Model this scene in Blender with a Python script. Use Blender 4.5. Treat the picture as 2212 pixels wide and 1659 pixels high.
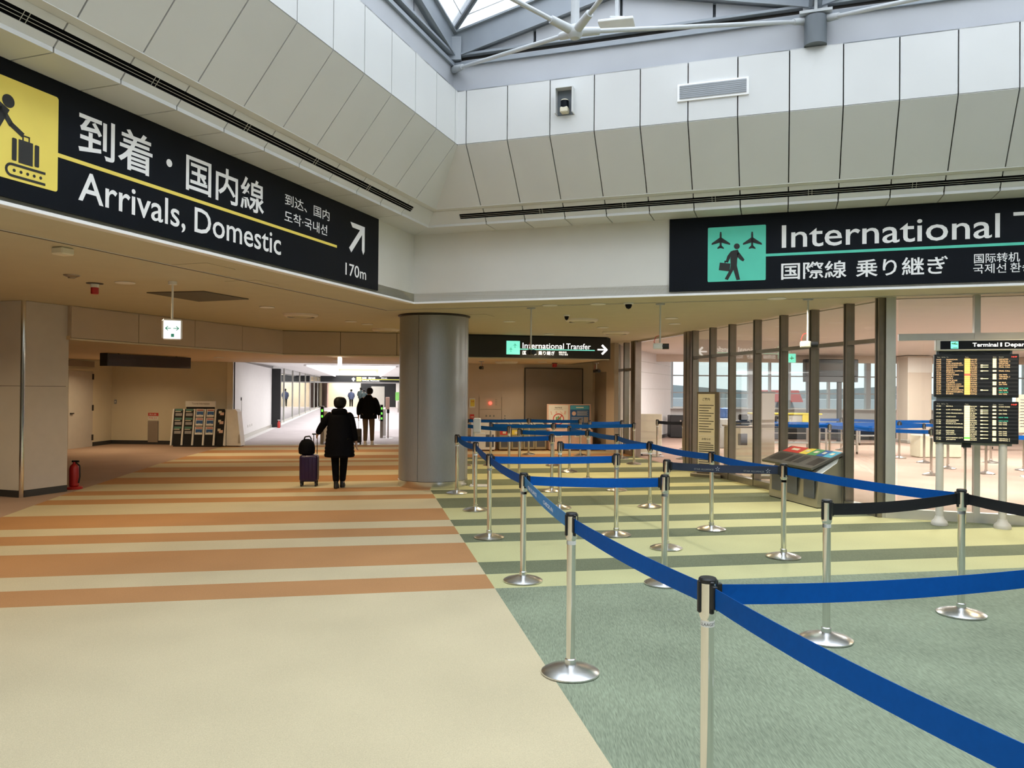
import bpy, bmesh, math, random
from mathutils import Vector, Matrix
random.seed(7)
for o in list(bpy.data.objects):
    bpy.data.objects.remove(o)
SC = bpy.context.scene
COL = SC.collection
V = Vector
rad = math.radians

# ------------------------------------------------------------------ camera
cd = bpy.data.cameras.new('camera'); cam = bpy.data.objects.new('camera', cd); COL.objects.link(cam)
cd.sensor_width = 36.0; cd.sensor_fit = 'HORIZONTAL'; cd.lens = 1691.4/2212*36; cd.clip_end = 400; cd.clip_start = .05
_p, _r = rad(.4345), rad(.4793)
_D = V((0, math.cos(_p), math.sin(_p))); _U = V((0, -math.sin(_p), math.cos(_p))); _X = V((1, 0, 0))
_R = _X*math.cos(_r) + _U*math.sin(_r); _U2 = -_X*math.sin(_r) + _U*math.cos(_r)
M = Matrix((( _R.x, _U2.x, -_D.x, 0), (_R.y, _U2.y, -_D.y, 0), (_R.z, _U2.z, -_D.z, 1.678), (0, 0, 0, 1)))
cam.matrix_world = M
SC.camera = cam

# ------------------------------------------------------------------ world, exposure
SC.view_settings.view_transform = 'Standard'; SC.view_settings.look = 'None'
SC.view_settings.gamma = 1.0; SC.view_settings.exposure = 0.0; SC.view_settings.use_curve_mapping = False
w = bpy.data.worlds.new('overcast_sky'); SC.world = w; w.use_nodes = True
w.cycles.sampling_method = 'NONE'; _bg = w.node_tree.nodes['Background']; _bg.inputs[0].default_value = (.86, .93, 1, 1); _bg.inputs[1].default_value = 1.6

SC.cycles.max_bounces = 5; SC.cycles.diffuse_bounces = 3; SC.cycles.glossy_bounces = 2; SC.cycles.transparent_max_bounces = 10; SC.cycles.sample_clamp_indirect = 4; SC.cycles.adaptive_threshold = .025; SC.cycles.use_light_tree = False

# ------------------------------------------------------------------ site geometry (metres)
ZC = 2.964                 # ceiling under the mezzanine
ZL = 2.42                  # lower ceiling at the back
TH, PH = rad(18.9), rad(10.7)
C0 = V((-1.458, 11.547, 0))                              # inner corner of the atrium
A = V((-math.sin(TH), -math.cos(TH), 0)); B = V((math.cos(TH), -math.sin(TH), 0))
E_ = V((math.cos(PH), math.sin(PH), 0)); G = V((-math.sin(PH), math.cos(PH), 0))
UP = V((0, 0, 1))
def Lw(t, q, z=0): return C0 + A*t + B*q + UP*z          # left atrium wall
def Rw(t, q, z=0): return C0 + B*t + A*q + UP*z          # right atrium wall
def Bg(r, s, z=0): return E_*r + G*s + UP*z              # carpet grid
G0 = V((5.0, 10.58, 0))                                  # corner of the glass partition

# sky light coming through the roof glazing and the far windows (portals guide the world light)
def area(name, loc, x, y, sx, sy, power=None, col=(1, 1, 1), portal=False, parent=None, disk=False, spread=None):
    l = bpy.data.lights.new(name, 'AREA'); l.shape = 'DISK' if disk else 'RECTANGLE'; l.size = sx
    if not disk: l.size_y = sy
    l.color = col
    if portal: l.cycles.is_portal = True
    else: l.energy = power
    if spread: l.spread = rad(spread)
    o = bpy.data.objects.new(name, l); COL.objects.link(o)
    x = x.normalized(); y = y.normalized(); z = x.cross(y)
    m = Matrix.Identity(4)
    for i in range(3): m[i][0] = x[i]; m[i][1] = y[i]; m[i][2] = z[i]; m[i][3] = loc[i]
    if parent: o.parent = parent
    o.matrix_world = m
    return o
_c = C0 + A*7.68 + B*5.47
area('sky_above_atrium', (_c.x, _c.y, 9.0), A, B, 14.0, 10.0, power=1300, col=(.90, .95, 1.0))

# ------------------------------------------------------------------ materials
MATS = {}
def mat(name, col, rough=.6, metal=0., noise=.05, scale=6., bump=0., bscale=200., emit=None, estr=0., spec=.5, stretch=None, coat=0.):
    if name in MATS: return MATS[name]
    m = bpy.data.materials.new(name); m.use_nodes = True; nt = m.node_tree; N = nt.nodes; L = nt.links
    b = N['Principled BSDF']; b.inputs['Roughness'].default_value = rough; b.inputs['Metallic'].default_value = metal
    b.inputs['Specular IOR Level'].default_value = spec; b.inputs['Coat Weight'].default_value = coat
    tc = N.new('ShaderNodeTexCoord'); mp = N.new('ShaderNodeMapping'); L.new(tc.outputs['Object'], mp.inputs['Vector'])
    if stretch: mp.inputs['Scale'].default_value = stretch
    nz = N.new('ShaderNodeTexNoise'); nz.inputs['Scale'].default_value = scale; nz.inputs['Detail'].default_value = 1
    L.new(mp.outputs[0], nz.inputs['Vector'])
    mx = N.new('ShaderNodeMix'); mx.data_type = 'RGBA'
    lo = [max(0, c*(1-noise*1.6)) for c in col]; hi = [min(1, c*(1+noise*1.6)) for c in col]
    mx.inputs[6].default_value = (*lo, 1); mx.inputs[7].default_value = (*hi, 1)
    L.new(nz.outputs[0], mx.inputs[0]); L.new(mx.outputs[2], b.inputs['Base Color'])
    if bump:
        n2 = N.new('ShaderNodeTexNoise'); n2.inputs['Scale'].default_value = bscale; n2.inputs['Detail'].default_value = 2
        L.new(mp.outputs[0], n2.inputs['Vector'])
        bp = N.new('ShaderNodeBump'); bp.inputs['Strength'].default_value = bump; bp.inputs['Distance'].default_value = .01
        L.new(n2.outputs[0], bp.inputs['Height']); L.new(bp.outputs[0], b.inputs['Normal'])
    if emit:
        b.inputs['Emission Color'].default_value = (*emit, 1); b.inputs['Emission Strength'].default_value = estr; m.cycles.emission_sampling = 'NONE'
    MATS[name] = m; return m

def carpet(name, col, dark=.12, stretch=(1, 1, 1)):
    """loop pile carpet: fine speckle, streaky pile and faint large wear"""
    m = bpy.data.materials.new(name); m.use_nodes = True; nt = m.node_tree; N = nt.nodes; L = nt.links
    b = N['Principled BSDF']; b.inputs['Roughness'].default_value = .95; b.inputs['Specular IOR Level'].default_value = .15
    tc = N.new('ShaderNodeTexCoord'); mp = N.new('ShaderNodeMapping'); mp.inputs['Rotation'].default_value = (0, 0, -rad(35)); mp.inputs['Scale'].default_value = stretch
    L.new(tc.outputs['Object'], mp.inputs['Vector'])
    n1 = N.new('ShaderNodeTexNoise'); n1.inputs['Scale'].default_value = 170; n1.inputs['Detail'].default_value = 1; L.new(mp.outputs[0], n1.inputs['Vector'])
    n2 = N.new('ShaderNodeTexNoise'); n2.inputs['Scale'].default_value = 1.3; n2.inputs['Detail'].default_value = 1; L.new(tc.outputs['Object'], n2.inputs['Vector'])
    add = N.new('ShaderNodeMath'); add.operation = 'MULTIPLY_ADD'; add.inputs[1].default_value = .65; L.new(n1.outputs[0], add.inputs[0])
    m2 = N.new('ShaderNodeMath'); m2.operation = 'MULTIPLY'; m2.inputs[1].default_value = .35; L.new(n2.outputs[0], m2.inputs[0]); L.new(m2.outputs[0], add.inputs[2])
    rp = N.new('ShaderNodeMapRange'); rp.inputs[1].default_value = .3; rp.inputs[2].default_value = .7; L.new(add.outputs[0], rp.inputs[0])
    mx = N.new('ShaderNodeMix'); mx.data_type = 'RGBA'
    mx.inputs[6].default_value = (*[c*(1-dark) for c in col], 1); mx.inputs[7].default_value = (*[min(1, c*(1+dark)) for c in col], 1)
    L.new(rp.outputs[0], mx.inputs[0]); L.new(mx.outputs[2], b.inputs['Base Color'])
    bp = N.new('ShaderNodeBump'); bp.inputs['Strength'].default_value = .35; bp.inputs['Distance'].default_value = .004
    L.new(n1.outputs[0], bp.inputs['Height']); L.new(bp.outputs[0], b.inputs['Normal'])
    MATS[name] = m; return m

def glassmat(name, tint, ior=1.45, haze=0.0, rough=0.0):
    m = bpy.data.materials.new(name); m.use_nodes = True; nt = m.node_tree; N = nt.nodes; L = nt.links
    N.remove(N['Principled BSDF']); out = N['Material Output']
    tr = N.new('ShaderNodeBsdfTransparent'); tr.inputs[0].default_value = (*tint, 1)
    gl = N.new('ShaderNodeBsdfGlossy'); gl.inputs['Roughness'].default_value = rough; gl.inputs[0].default_value = (.95, .97, .96, 1)
    lw = N.new('ShaderNodeLayerWeight'); pw_ = N.new('ShaderNodeMath'); pw_.operation = 'POWER'; L.new(lw.outputs['Facing'], pw_.inputs[0]); pw_.inputs[1].default_value = 3.2
    fr = N.new('ShaderNodeMath'); fr.operation = 'MULTIPLY_ADD'; L.new(pw_.outputs[0], fr.inputs[0]); fr.inputs[1].default_value = .95; fr.inputs[2].default_value = ((ior-1)/(ior+1))**2*.6
    nz = N.new('ShaderNodeTexNoise'); nz.inputs['Scale'].default_value = .6
    bp = N.new('ShaderNodeBump'); bp.inputs['Strength'].default_value = .02; L.new(nz.outputs[0], bp.inputs['Height']); L.new(bp.outputs[0], gl.inputs['Normal'])
    mx = N.new('ShaderNodeMixShader'); L.new(fr.outputs[0], mx.inputs[0]); L.new(tr.outputs[0], mx.inputs[1]); L.new(gl.outputs[0], mx.inputs[2])
    last = mx
    if haze:
        df = N.new('ShaderNodeBsdfTranslucent'); df.inputs[0].default_value = (.95, .96, .97, 1)
        m3 = N.new('ShaderNodeMixShader'); m3.inputs[0].default_value = haze; L.new(mx.outputs[0], m3.inputs[1]); L.new(df.outputs[0], m3.inputs[2]); last = m3
    L.new(last.outputs[0], out.inputs[0]); MATS[name] = m; return m

mat('panel_white', (.71, .71, .70), .38, noise=.02, scale=2)
mat('band_white', (.80, .775, .72), .5, noise=.02, scale=3)
mat('backing_dark', (.05, .05, .045), .8)
mat('ceiling_beige', (.58, .53, .385), .7, noise=.03, scale=3, bump=.03, bscale=60)
mat('ceiling_low', (.66, .52, .33), .7, noise=.03, scale=3)
mat('ceiling_light', (.80, .74, .68), .7, noise=.02, scale=3)
mat('corridor_white', (.84, .83, .82), .6, noise=.02)
mat('wall_cream', (.74, .68, .53), .7, noise=.03, scale=2)
mat('wall_pink', (.66, .56, .47), .65, noise=.03, scale=2)
mat('bulkhead', (.56, .48, .40), .65, noise=.04, scale=2)
mat('taupe', (.30, .25, .21), .55, noise=.05, scale=2)
mat('door_grey', (.58, .55, .52), .5, noise=.03)
mat('dark_trim', (.04, .042, .045), .45)
mat('steel_paint', (.31, .34, .38), .45, noise=.06, scale=4)
mat('steel_light', (.56, .58, .60), .4, noise=.03)
mat('wall_grey', (.50, .51, .54), .6, noise=.06, scale=2)
mat('chrome', (.78, .77, .74), .12, 1., noise=.02)
mat('brushed', (.74, .74, .74), .26, 1., noise=.04, scale=30)
mat('column_metal', (.37, .385, .40), .34, .45, noise=.05, scale=120, stretch=(1, 1, .1))
mat('bronze', (.33, .30, .26), .32, .85, noise=.05, scale=10)
mat('bronze_dark', (.05, .045, .04), .4, .5)
mat('alu_light', (.58, .57, .52), .4, .5, noise=.04)
mat('black_gloss', (.004, .006, .010), .5, noise=.1, spec=.15)
mat('black_plastic', (.012, .013, .015), .4)
mat('sign_white', (.88, .88, .88), .5, noise=.01, emit=(1, 1, 1), estr=.12)
mat('sign_yellow', (.90, .72, .13), .5, noise=.03, emit=(1, .78, .15), estr=.10)
mat('sign_green', (.10, .62, .46), .5, noise=.03, emit=(.1, .75, .55), estr=.10)
mat('lit_white', (.9, .9, .9), .5, emit=(1, 1, .98), estr=1.3)
mat('lit_green', (.2, .8, .6), .5, emit=(.25, 1, .78), estr=.8)
mat('lit_yellow', (.9, .8, .1), .5, emit=(1, .9, .15), estr=1.6)
mat('lamp_lens', (.9, .88, .8), .5, emit=(1, .9, .72), estr=2.5)
mat('lens_off', (.55, .52, .44), .3)
mat('led_green', (.1, .8, .1), .5, emit=(.2, 1, .08), estr=1.2)
mat('led_red', (.8, .05, .03), .3, emit=(1, .08, .05), estr=3)
mat('belt_blue', (.002, .085, .37), .6, noise=.06, scale=40, spec=.12)
mat('belt_light_blue', (.02, .25, .62), .5, noise=.06, scale=40)
mat('belt_black', (.008, .009, .012), .55)
mat('belt_navy', (.012, .02, .045), .55)
mat('white_plastic', (.82, .82, .80), .4)
mat('pillar_grey', (.62, .61, .57), .4, noise=.02)
mat('paper_white', (.86, .85, .80), .7)
mat('paper_cream', (.78, .72, .56), .7)
mat('print_black', (.03, .03, .03), .7)
mat('slot_black', (.004, .004, .005), .8, spec=.05)
mat('grille_grey', (.36, .38, .41), .6)
mat('bin_lid', (.15, .15, .14), .4, .4)
mat('green_sign', (.25, .65, .15), .5)
mat('steel_dark', (.14, .16, .18), .5)
mat('hatch_dark', (.10, .09, .075), .6)
mat('box_dark', (.030, .024, .026), .35)
mat('print_grey', (.25, .25, .24), .7)
mat('red_paint', (.42, .02, .02), .35)
mat('red_label', (.62, .05, .04), .5)
mat('yellow_label', (.85, .70, .10), .5)
mat('pink_board', (.80, .55, .47), .55)
mat('blue_print', (.03, .12, .36), .5)
mat('cyan_print', (.08, .42, .62), .5)
mat('green_print', (.10, .34, .14), .5)
mat('bin_steel', (.50, .47, .36), .3, .7, noise=.05, scale=8)
mat('bin_dark', (.035, .035, .035), .35)
mat('bin_window', (.10, .11, .13), .2)
mat('bag_white', (.8, .8, .76), .5, bump=.4, bscale=20)
mat('skin', (.52, .33, .24), .55)
mat('hair_black', (.007, .006, .006), .55, noise=.3, scale=60, spec=.2)
mat('coat_black', (.0035, .0035, .005), .7, noise=.2, scale=30, spec=.08)
mat('trouser_black', (.004, .004, .005), .75, spec=.08)
mat('trouser_khaki', (.115, .08, .05), .8, noise=.1, scale=20)
mat('jacket_blue', (.07, .09, .17), .7)
mat('jacket_green', (.03, .05, .05), .7)
mat('shoe_black', (.01, .01, .01), .5)
mat('shoe_white', (.7, .68, .64), .6)
mat('purple_shell', (.020, .005, .050), .35, coat=.2)
mat('case_grey', (.05, .05, .055), .5)
mat('led_text', (.9, .6, .3), .5, emit=(1, .62, .28), estr=1.3)
mat('led_text2', (.9, .8, .5), .5, emit=(1, .86, .50), estr=1.2)
mat('led_orange', (.9, .5, .1), .5, emit=(1, .60, .14), estr=1.3)
mat('led_cell', (.9, .8, .5), .5, emit=(1, .82, .42), estr=1.2)
mat('led_teal', (.1, .6, .4), .5, emit=(.08, .7, .42), estr=1.0)
mat('screen_black', (.01, .012, .016), .3)
mat('screen_row', (.035, .035, .04), .3)
mat('brochure_green', (.10, .25, .20), .4)
mat('brochure_grey', (.35, .33, .34), .4)
mat('table_steel', (.6, .57, .52), .35, .6)
mat('rubber', (.02, .02, .02), .7)
mat('tarmac', (.42, .42, .43), .9)
mat('hangar', (.55, .57, .60), .8)
mat('hill', (.30, .33, .35), .9)
mat('blue_bin', (.05, .16, .5), .5)
carpet('carpet_cream', (.58, .50, .33)); carpet('carpet_orange', (.46, .245, .11))
carpet('carpet_lime', (.55, .54, .29)); carpet('carpet_green_lit', (.245, .285, .20), .30, (1, .10, 1)); carpet('carpet_green_shaded', (.165, .185, .115), .2, (1, .12, 1))  # one green carpet: field lighter, stripes darker, the light gradient put into colour
carpet('carpet_rose', (.50, .36, .30)); carpet('carpet_mauve', (.42, .30, .24)); carpet('carpet_lilac', (.62, .57, .58))
glassmat('glass', (.93, .96, .94)); glassmat('glass_roof', (.97, .985, 1.0), haze=.25); glassmat('glass_shop', (.75, .78, .80), ior=1.5)

# ------------------------------------------------------------------ mesh helpers
class MB:
    def __init__(s): s.v = []; s.f = []
    def add(s, vs, fs):
        n = len(s.v); s.v += [tuple(v) for v in vs]; s.f += [tuple(i+n for i in f) for f in fs]; return s
    def box(s, c, size, x=None, y=None):
        x = x or V((1, 0, 0)); y = y or V((0, 1, 0)); z = x.cross(y); c = V(c); a, b, d = [k/2 for k in size]
        vs = [c + x*i*a + y*j*b + z*k*d for k in (-1, 1) for j in (-1, 1) for i in (-1, 1)]
        return s.add(vs, [(0, 2, 3, 1), (4, 5, 7, 6), (0, 1, 5, 4), (2, 6, 7, 3), (0, 4, 6, 2), (1, 3, 7, 5)])
    def rbox(s, c, size, b=.01, x=None, y=None, seg=1):
        """box with chamfered edges"""
        bm = bmesh.new(); bmesh.ops.create_cube(bm, size=1)
        for v in bm.verts: v.co = V((v.co.x*size[0], v.co.y*size[1], v.co.z*size[2]))
        bmesh.ops.bevel(bm, geom=list(bm.edges), offset=b, segments=seg, profile=.5, affect='EDGES')
        x = x or V((1, 0, 0)); y = y or V((0, 1, 0)); z = x.cross(y); c = V(c)
        bm.verts.index_update()
        s.add([c + x*v.co.x + y*v.co.y + z*v.co.z for v in bm.verts], [[v.index for v in f.verts] for f in bm.faces]); bm.free(); return s
    def tube(s, p, q, r, r2=None, n=12, caps=True):
        p, q = V(p), V(q); d = (q-p).normalized(); a = d.orthogonal().normalized(); b = d.cross(a); r2 = r if r2 is None else r2
        vs = []
        for c, k in ((p, r), (q, r2)):
            vs += [c + a*k*math.cos(2*math.pi*i/n) + b*k*math.sin(2*math.pi*i/n) for i in range(n)]
        fs = [(i, (i+1) % n, n+(i+1) % n, n+i) for i in range(n)]
        if caps: fs += [tuple(reversed(range(n))), tuple(range(n, 2*n))]
        return s.add(vs, fs)
    def path(s, pts, r, n=8):
        for a, b in zip(pts, pts[1:]): s.tube(a, b, r, n=n)
        return s
    def lathe(s, prof, n=24, c=(0, 0, 0)):
        c = V(c); vs = []; fs = []
        for r, z in prof: vs += [c + V((r*math.cos(2*math.pi*i/n), r*math.sin(2*math.pi*i/n), z)) for i in range(n)]
        for k in range(len(prof)-1):
            fs += [(k*n+i, k*n+(i+1) % n, (k+1)*n+(i+1) % n, (k+1)*n+i) for i in range(n)]
        fs += [tuple(reversed(range(n))), tuple(range((len(prof)-1)*n, len(prof)*n))]
        return s.add(vs, fs)
    def loft(s, rings, n=18):
        """rings of (cx,cy,cz,rx,ry)"""
        vs = []; fs = []
        for cx, cy, cz, rx, ry in rings: vs += [(cx+rx*math.cos(2*math.pi*i/n), cy+ry*math.sin(2*math.pi*i/n), cz) for i in range(n)]
        for k in range(len(rings)-1): fs += [(k*n+i, k*n+(i+1) % n, (k+1)*n+(i+1) % n, (k+1)*n+i) for i in range(n)]
        fs += [tuple(reversed(range(n))), tuple(range((len(rings)-1)*n, len(rings)*n))]
        return s.add(vs, fs)
    def prism(s, poly, d):
        """poly: list of 3d points (planar), extruded by vector d"""
        n = len(poly); poly = [V(p) for p in poly]; d = V(d)
        vs = poly + [p+d for p in poly]
        fs = [tuple(reversed(range(n))), tuple(range(n, 2*n))] + [(i, (i+1) % n, n+(i+1) % n, n+i) for i in range(n)]
        return s.add(vs, fs)
    def mesh(s, name):
        me = bpy.data.meshes.new(name); me.from_pydata(s.v, [], s.f); me.validate()
        bm = bmesh.new(); bm.from_mesh(me); bmesh.ops.recalc_face_normals(bm, faces=bm.faces); bm.to_mesh(me); bm.free()
        return me
    def obj(s, name, m, parent=None, smooth=False):
        me = s.mesh(name); me.materials.append(MATS[m]); o = bpy.data.objects.new(name, me); COL.objects.link(o)
        if parent: o.parent = parent
        if smooth: shade(me)
        return o
def shade(me, ang=35):
    me.polygons.foreach_set('use_smooth', [True]*len(me.polygons))
    bm = bmesh.new(); bm.from_mesh(me)
    for e in bm.edges:
        e.smooth = not (len(e.link_faces) == 2 and e.calc_face_angle(0) > rad(ang))
    bm.to_mesh(me); bm.free()
def tag(o, label, cat, group=None):
    o['label'] = label; o['category'] = cat
    if group: o['group'] = group
    return o
def thing(name, label, cat, loc=(0, 0, 0), rz=0, group=None, frame=None):
    o = bpy.data.objects.new(name, None); COL.objects.link(o); o.empty_display_size = .1
    if frame:
        x, y, z = frame; m = Matrix.Identity(4)
        for i in range(3): m[i][0] = x[i]; m[i][1] = y[i]; m[i][2] = z[i]; m[i][3] = loc[i]
        o.matrix_world = m
    else: o.location = loc; o.rotation_euler = (0, 0, rz)
    return tag(o, label, cat, group)
def struct(o, label=None):
    o['kind'] = 'structure'
    if label: o['label'] = label
    return o
def part(o, label): o['label'] = label; return o
def dup(root, loc, rz=0, label=None):
    r = root.copy(); COL.objects.link(r); r.location = loc; r.rotation_euler = (0, 0, rz)
    if label: r['label'] = label
    for ch in list(root.children):
        c = ch.copy(); COL.objects.link(c); c.parent = r
        for g in list(ch.children):
            k = g.copy(); COL.objects.link(k); k.parent = c
    return r

# ------------------------------------------------------------------ lettering
TMP = {}
def _font_mesh(body, bold=0.):
    cu = bpy.data.curves.new('letters', 'FONT'); cu.body = body; cu.size = 1; cu.offset = bold; cu.resolution_u = 3; cu.fill_mode = 'FRONT'
    if 'sc' not in TMP: TMP['sc'] = bpy.data.scenes.new('lettering_bench')
    ts = TMP['sc']; o = bpy.data.objects.new('letters', cu); ts.collection.objects.link(o)
    vl = ts.view_layers[0]; vl.update(); me = bpy.data.meshes.new_from_object(o.evaluated_get(vl.depsgraph))
    bpy.data.objects.remove(o); bpy.data.curves.remove(cu); return me
def letters(name, body, m, parent, x0, base, width, cap, z=0., bold=0., mode='cap', mirror=False):
    """lettering whose ink spans x0..x0+width; 'cap': base line and capital height, 'box': base..base+cap is the ink box"""
    me = _font_mesh(body, bold); vs = [v.co for v in me.vertices]
    if not vs: return None
    xa, xb = min(v.x for v in vs), max(v.x for v in vs); ya, yb = min(v.y for v in vs), max(v.y for v in vs)
    if mode == 'cap':
        if 'H' not in CAPH: h = _font_mesh('H'); CAPH['H'] = max(v.co.y for v in h.vertices)
        sy = cap/CAPH['H']; oy = base
    else: sy = cap/(yb-ya); oy = base - ya*sy
    sx = width/(xb-xa) if width else sy
    for v in me.vertices: v.co = V(((v.co.x-xa)*sx + x0, v.co.y*sy + oy, z))
    me.name = name; me.materials.clear(); me.materials.append(MATS[m]); o = bpy.data.objects.new(name, me); COL.objects.link(o); o.parent = parent
    return o
CAPH = {}
def flat(name, polys, m, parent, z=0., d=.003):
    """flat print pieces in a sign's own x/y plane"""
    b = MB()
    for p in polys: b.prism([V((x, y, z)) for x, y in p], (0, 0, d))
    return b.obj(name, m, parent)
def rect(x0, y0, x1, y1): return [(x0, y0), (x1, y0), (x1, y1), (x0, y1)]
def disc(cx, cy, r, n=20, ry=None): return [(cx+r*math.cos(2*math.pi*i/n), cy+(ry or r)*math.sin(2*math.pi*i/n)) for i in range(n)]
def rrect(x0, y0, x1, y1, r, n=4):
    out = []
    for cx, cy, a in ((x1-r, y1-r, 0), (x0+r, y1-r, 90), (x0+r, y0+r, 180), (x1-r, y0+r, 270)):
        out += [(cx+r*math.cos(rad(a+90*k/n)), cy+r*math.sin(rad(a+90*k/n))) for k in range(n+1)]
    return out
def bar(x0, y0, x1, y1, w):
    d = V((x1-x0, y1-y0)); d.normalize(); nx, ny = -d.y*w/2, d.x*w/2
    return [(x0+nx, y0+ny), (x0-nx, y0-ny), (x1-nx, y1-ny), (x1+nx, y1+ny)]

# ================================================================== SETTING
LA, LB = 15.4, 10.94                                     # atrium extent along A and B
# ---- floor and carpet
fl = struct(MB().box((5, 37.5, -.06), (52, 97, .12)).obj('floor', 'carpet_mauve'), 'carpeted concourse floor')
def rg(s):                                               # right limit of the green carpet at depth s (glass partition)
    s0 = G0.dot(G); r0 = G0.dot(E_)
    return r0-.05 if s >= s0 else r0-.05 + (s0-s)/.494*.869
def rl(s):
    k = [(-12, -4.52), (11, -4.52), (13.2, -4.54), (14.4, -4.48), (18.4, -4.37), (23.3, -3.93), (30, -3.9)]
    for (a, x), (b, y) in zip(k, k[1:]):
        if a <= s <= b: return x + (y-x)*(s-a)/(b-a)
    return -4
RB = 1.10
def slab(name, rs, m, top=.004, lab=None):
    o = MB().prism([Bg(r, s, .0005) for r, s in rs], (0, 0, top)).obj(name, m, fl)
    if lab: part(o, lab)
    return o
slab('carpet_field', [(rl(-8), -8), (RB, -8), (RB, 6.52), (rl(6.52), 6.52)], 'carpet_cream', lab='plain cream carpet')
slab('carpet_field', [(RB, -8), (12, -8), (12, rg(6.52) and 6.52), (RB, 6.52)], 'carpet_green_lit', lab='plain sage green carpet')
sb = [6.52, 7.03, 7.53, 8.52, 9.03, 9.56, 10.03, 11.03, 12.03, 12.53, 13.01, 13.53, 14.45, 15.45, 16.4, 17.37, 18.28, 18.67, 19.2, 20.1, 21.05, 21.96, 22.96, 23.5, 23.95]
for i, (a, b) in enumerate(zip(sb, sb[1:])):
    rr = RB if b < 19.3 else (RB if a > 22.2 else rg(a)+.02)
    if a > 22.2: rr = 3.0
    slab('carpet_stripe', [(rl(a), a), (rr, a), (rr, b), (rl(b), b)], 'carpet_orange' if i % 2 == 0 else 'carpet_cream')
    if b < 19.3:
        slab('carpet_stripe', [(RB, a), (min(rg(a), 12), a), (min(rg(b), 12), b), (RB, b)], 'carpet_lime' if i % 2 == 0 else 'carpet_green_shaded')
_g = lambda s, off: (G0 + G*s + E_*off)
MB().prism([V((p.x, p.y, .0005)) for p in (G0+B*.0+E_*.02, G0+B*22+G*.02, V((27, 3.4, 0)), V((27, 39, 0)), V((-1, 39, 0)), _g(13, .02))], (0, 0, .003)).obj('carpet_field', 'carpet_rose', fl)
MB().prism([Bg(r, s, .0006) for r, s in ((-3.75, 23.95), (2.85, 23.95), (2.85, 84), (-4.2, 84))], (0, 0, .003)).obj('carpet_field', 'carpet_lilac', fl)
MB().prism([Bg(r, s, .002) for r, s in ((-3.95, 23.97), (-3.62, 23.97), (-3.62, 84), (-3.95, 84))], (0, 0, .004)).obj('carpet_border', 'corridor_white', fl)
MB().prism([Bg(r, s, .004) for r, s in ((-4.0, 23.93), (2.8, 23.93), (2.8, 23.99), (-4.0, 23.99))], (0, 0, .004)).obj('threshold_strip', 'bronze', fl)
for p in ((V((-7.02, 13.0, 0)), V((-6.55, 13.35, 0)), V((-6.75, 14.1, 0)), V((-6.98, 13.7, 0))),):
    MB().prism([q+UP*.001 for q in p], (0, 0, .003)).obj('carpet_patch', 'carpet_cream', fl)

# ---- main ceiling with the atrium hole
hole = [Lw(0, 0), Rw(LB, 0), C0+B*LB+A*LA, Lw(LA, 0)]
outer = [V((-16, 27, 0)), V((27, 27, 0)), V((27, -9, 0)), V((-16, -9, 0))]
cb = MB()
for i in range(4):
    j = (i+1) % 4
    cb.prism([outer[i]+UP*ZC, outer[j]+UP*ZC, hole[j]+UP*ZC, hole[i]+UP*ZC], (0, 0, .12))
ce = struct(cb.obj('ceiling', 'ceiling_beige'), 'beige plaster ceiling around the atrium')
MB().prism([V((p.x, p.y, ZC-.012)) for p in (G0+B*.1+E_*.1+G*.1, G0+B*22+G*.1, V((27, 3.4, 0)), V((27, 27, 0)), V((3, 27, 0)), G0+G*13+E_*.1)], (0, 0, .008)).obj('hall_ceiling', 'ceiling_light', ce)
# shadow groove running parallel to the atrium edge
for f, L in ((Lw, LA), (Rw, LB)):
    pts = [f(-.95, -.95, ZC-.002), f(L, -.95, ZC-.002), f(L, -.985, ZC-.002), f(-.985, -.985, ZC-.002)]
    MB().prism(pts, (0, 0, -.004)).obj('ceiling_groove', 'backing_dark', ce)
    pts = [f(-.92, -.93, ZC-.002), f(L, -.93, ZC-.002), f(L, -.945, ZC-.002), f(-.945, -.945, ZC-.002)]
    MB().prism(pts, (0, 0, -.005)).obj('ceiling_bead', 'band_white', ce)
# lower ceiling at the back left, its edge faces (bulkheads)
P0, P1 = V((-7.04, 12.46, 0)), V((-5.14, 17.5, 0)); P2 = P1 + E_*7.6; P3 = P2 + G*3.4
lowpoly = [P0, P1, P2, P3, V((-.6, 22.75, 0)), Bg(2.9, 23.9), Bg(-3.8, 23.9), V((-14, 25, 0)), V((-14, 12.46, 0))]
lc = struct(MB().prism([p+UP*ZL for p in lowpoly], (0, 0, .06)).obj('ceiling_low', 'ceiling_low'), 'lower beige ceiling at the back')
bk = struct(MB().prism([P0+UP*ZL, P1+UP*ZL, P1+UP*ZC, P0+UP*ZC], -A.cross(UP)*.0 + B*-.1).obj('wall_bulkhead', 'bulkhead'), 'beige drop face between the two ceilings')
def bulk(a, b, n):
    d = (b-a).normalized(); L = (b-a).length; k = max(1, round(L/1.25))
    for i in range(k):
        p, q = a+d*(L*i/k+.006), a+d*(L*(i+1)/k-.006)
        MB().prism([p+UP*(ZL+.03), q+UP*(ZL+.03), q+UP*(ZC-.012), p+UP*(ZC-.012)], n*.018).obj('panel', 'bulkhead', bk)
    MB().prism([a+UP*(ZL-.005), b+UP*(ZL-.005), b+UP*(ZL+.022), a+UP*(ZL+.022)], n*.03).obj('edge_trim', 'wall_cream', bk)
MB().prism([P1+UP*ZL, P2+UP*ZL, P2+UP*ZC, P1+UP*ZC], G*.1).obj('backing', 'backing_dark', bk)
MB().prism([P2+UP*ZL, P3+UP*ZL, P3+UP*ZC, P2+UP*ZC], -E_*.1).obj('backing', 'bulkhead', bk)
bulk(P0, P1, B); bulk(P1, P2, -G)
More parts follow.
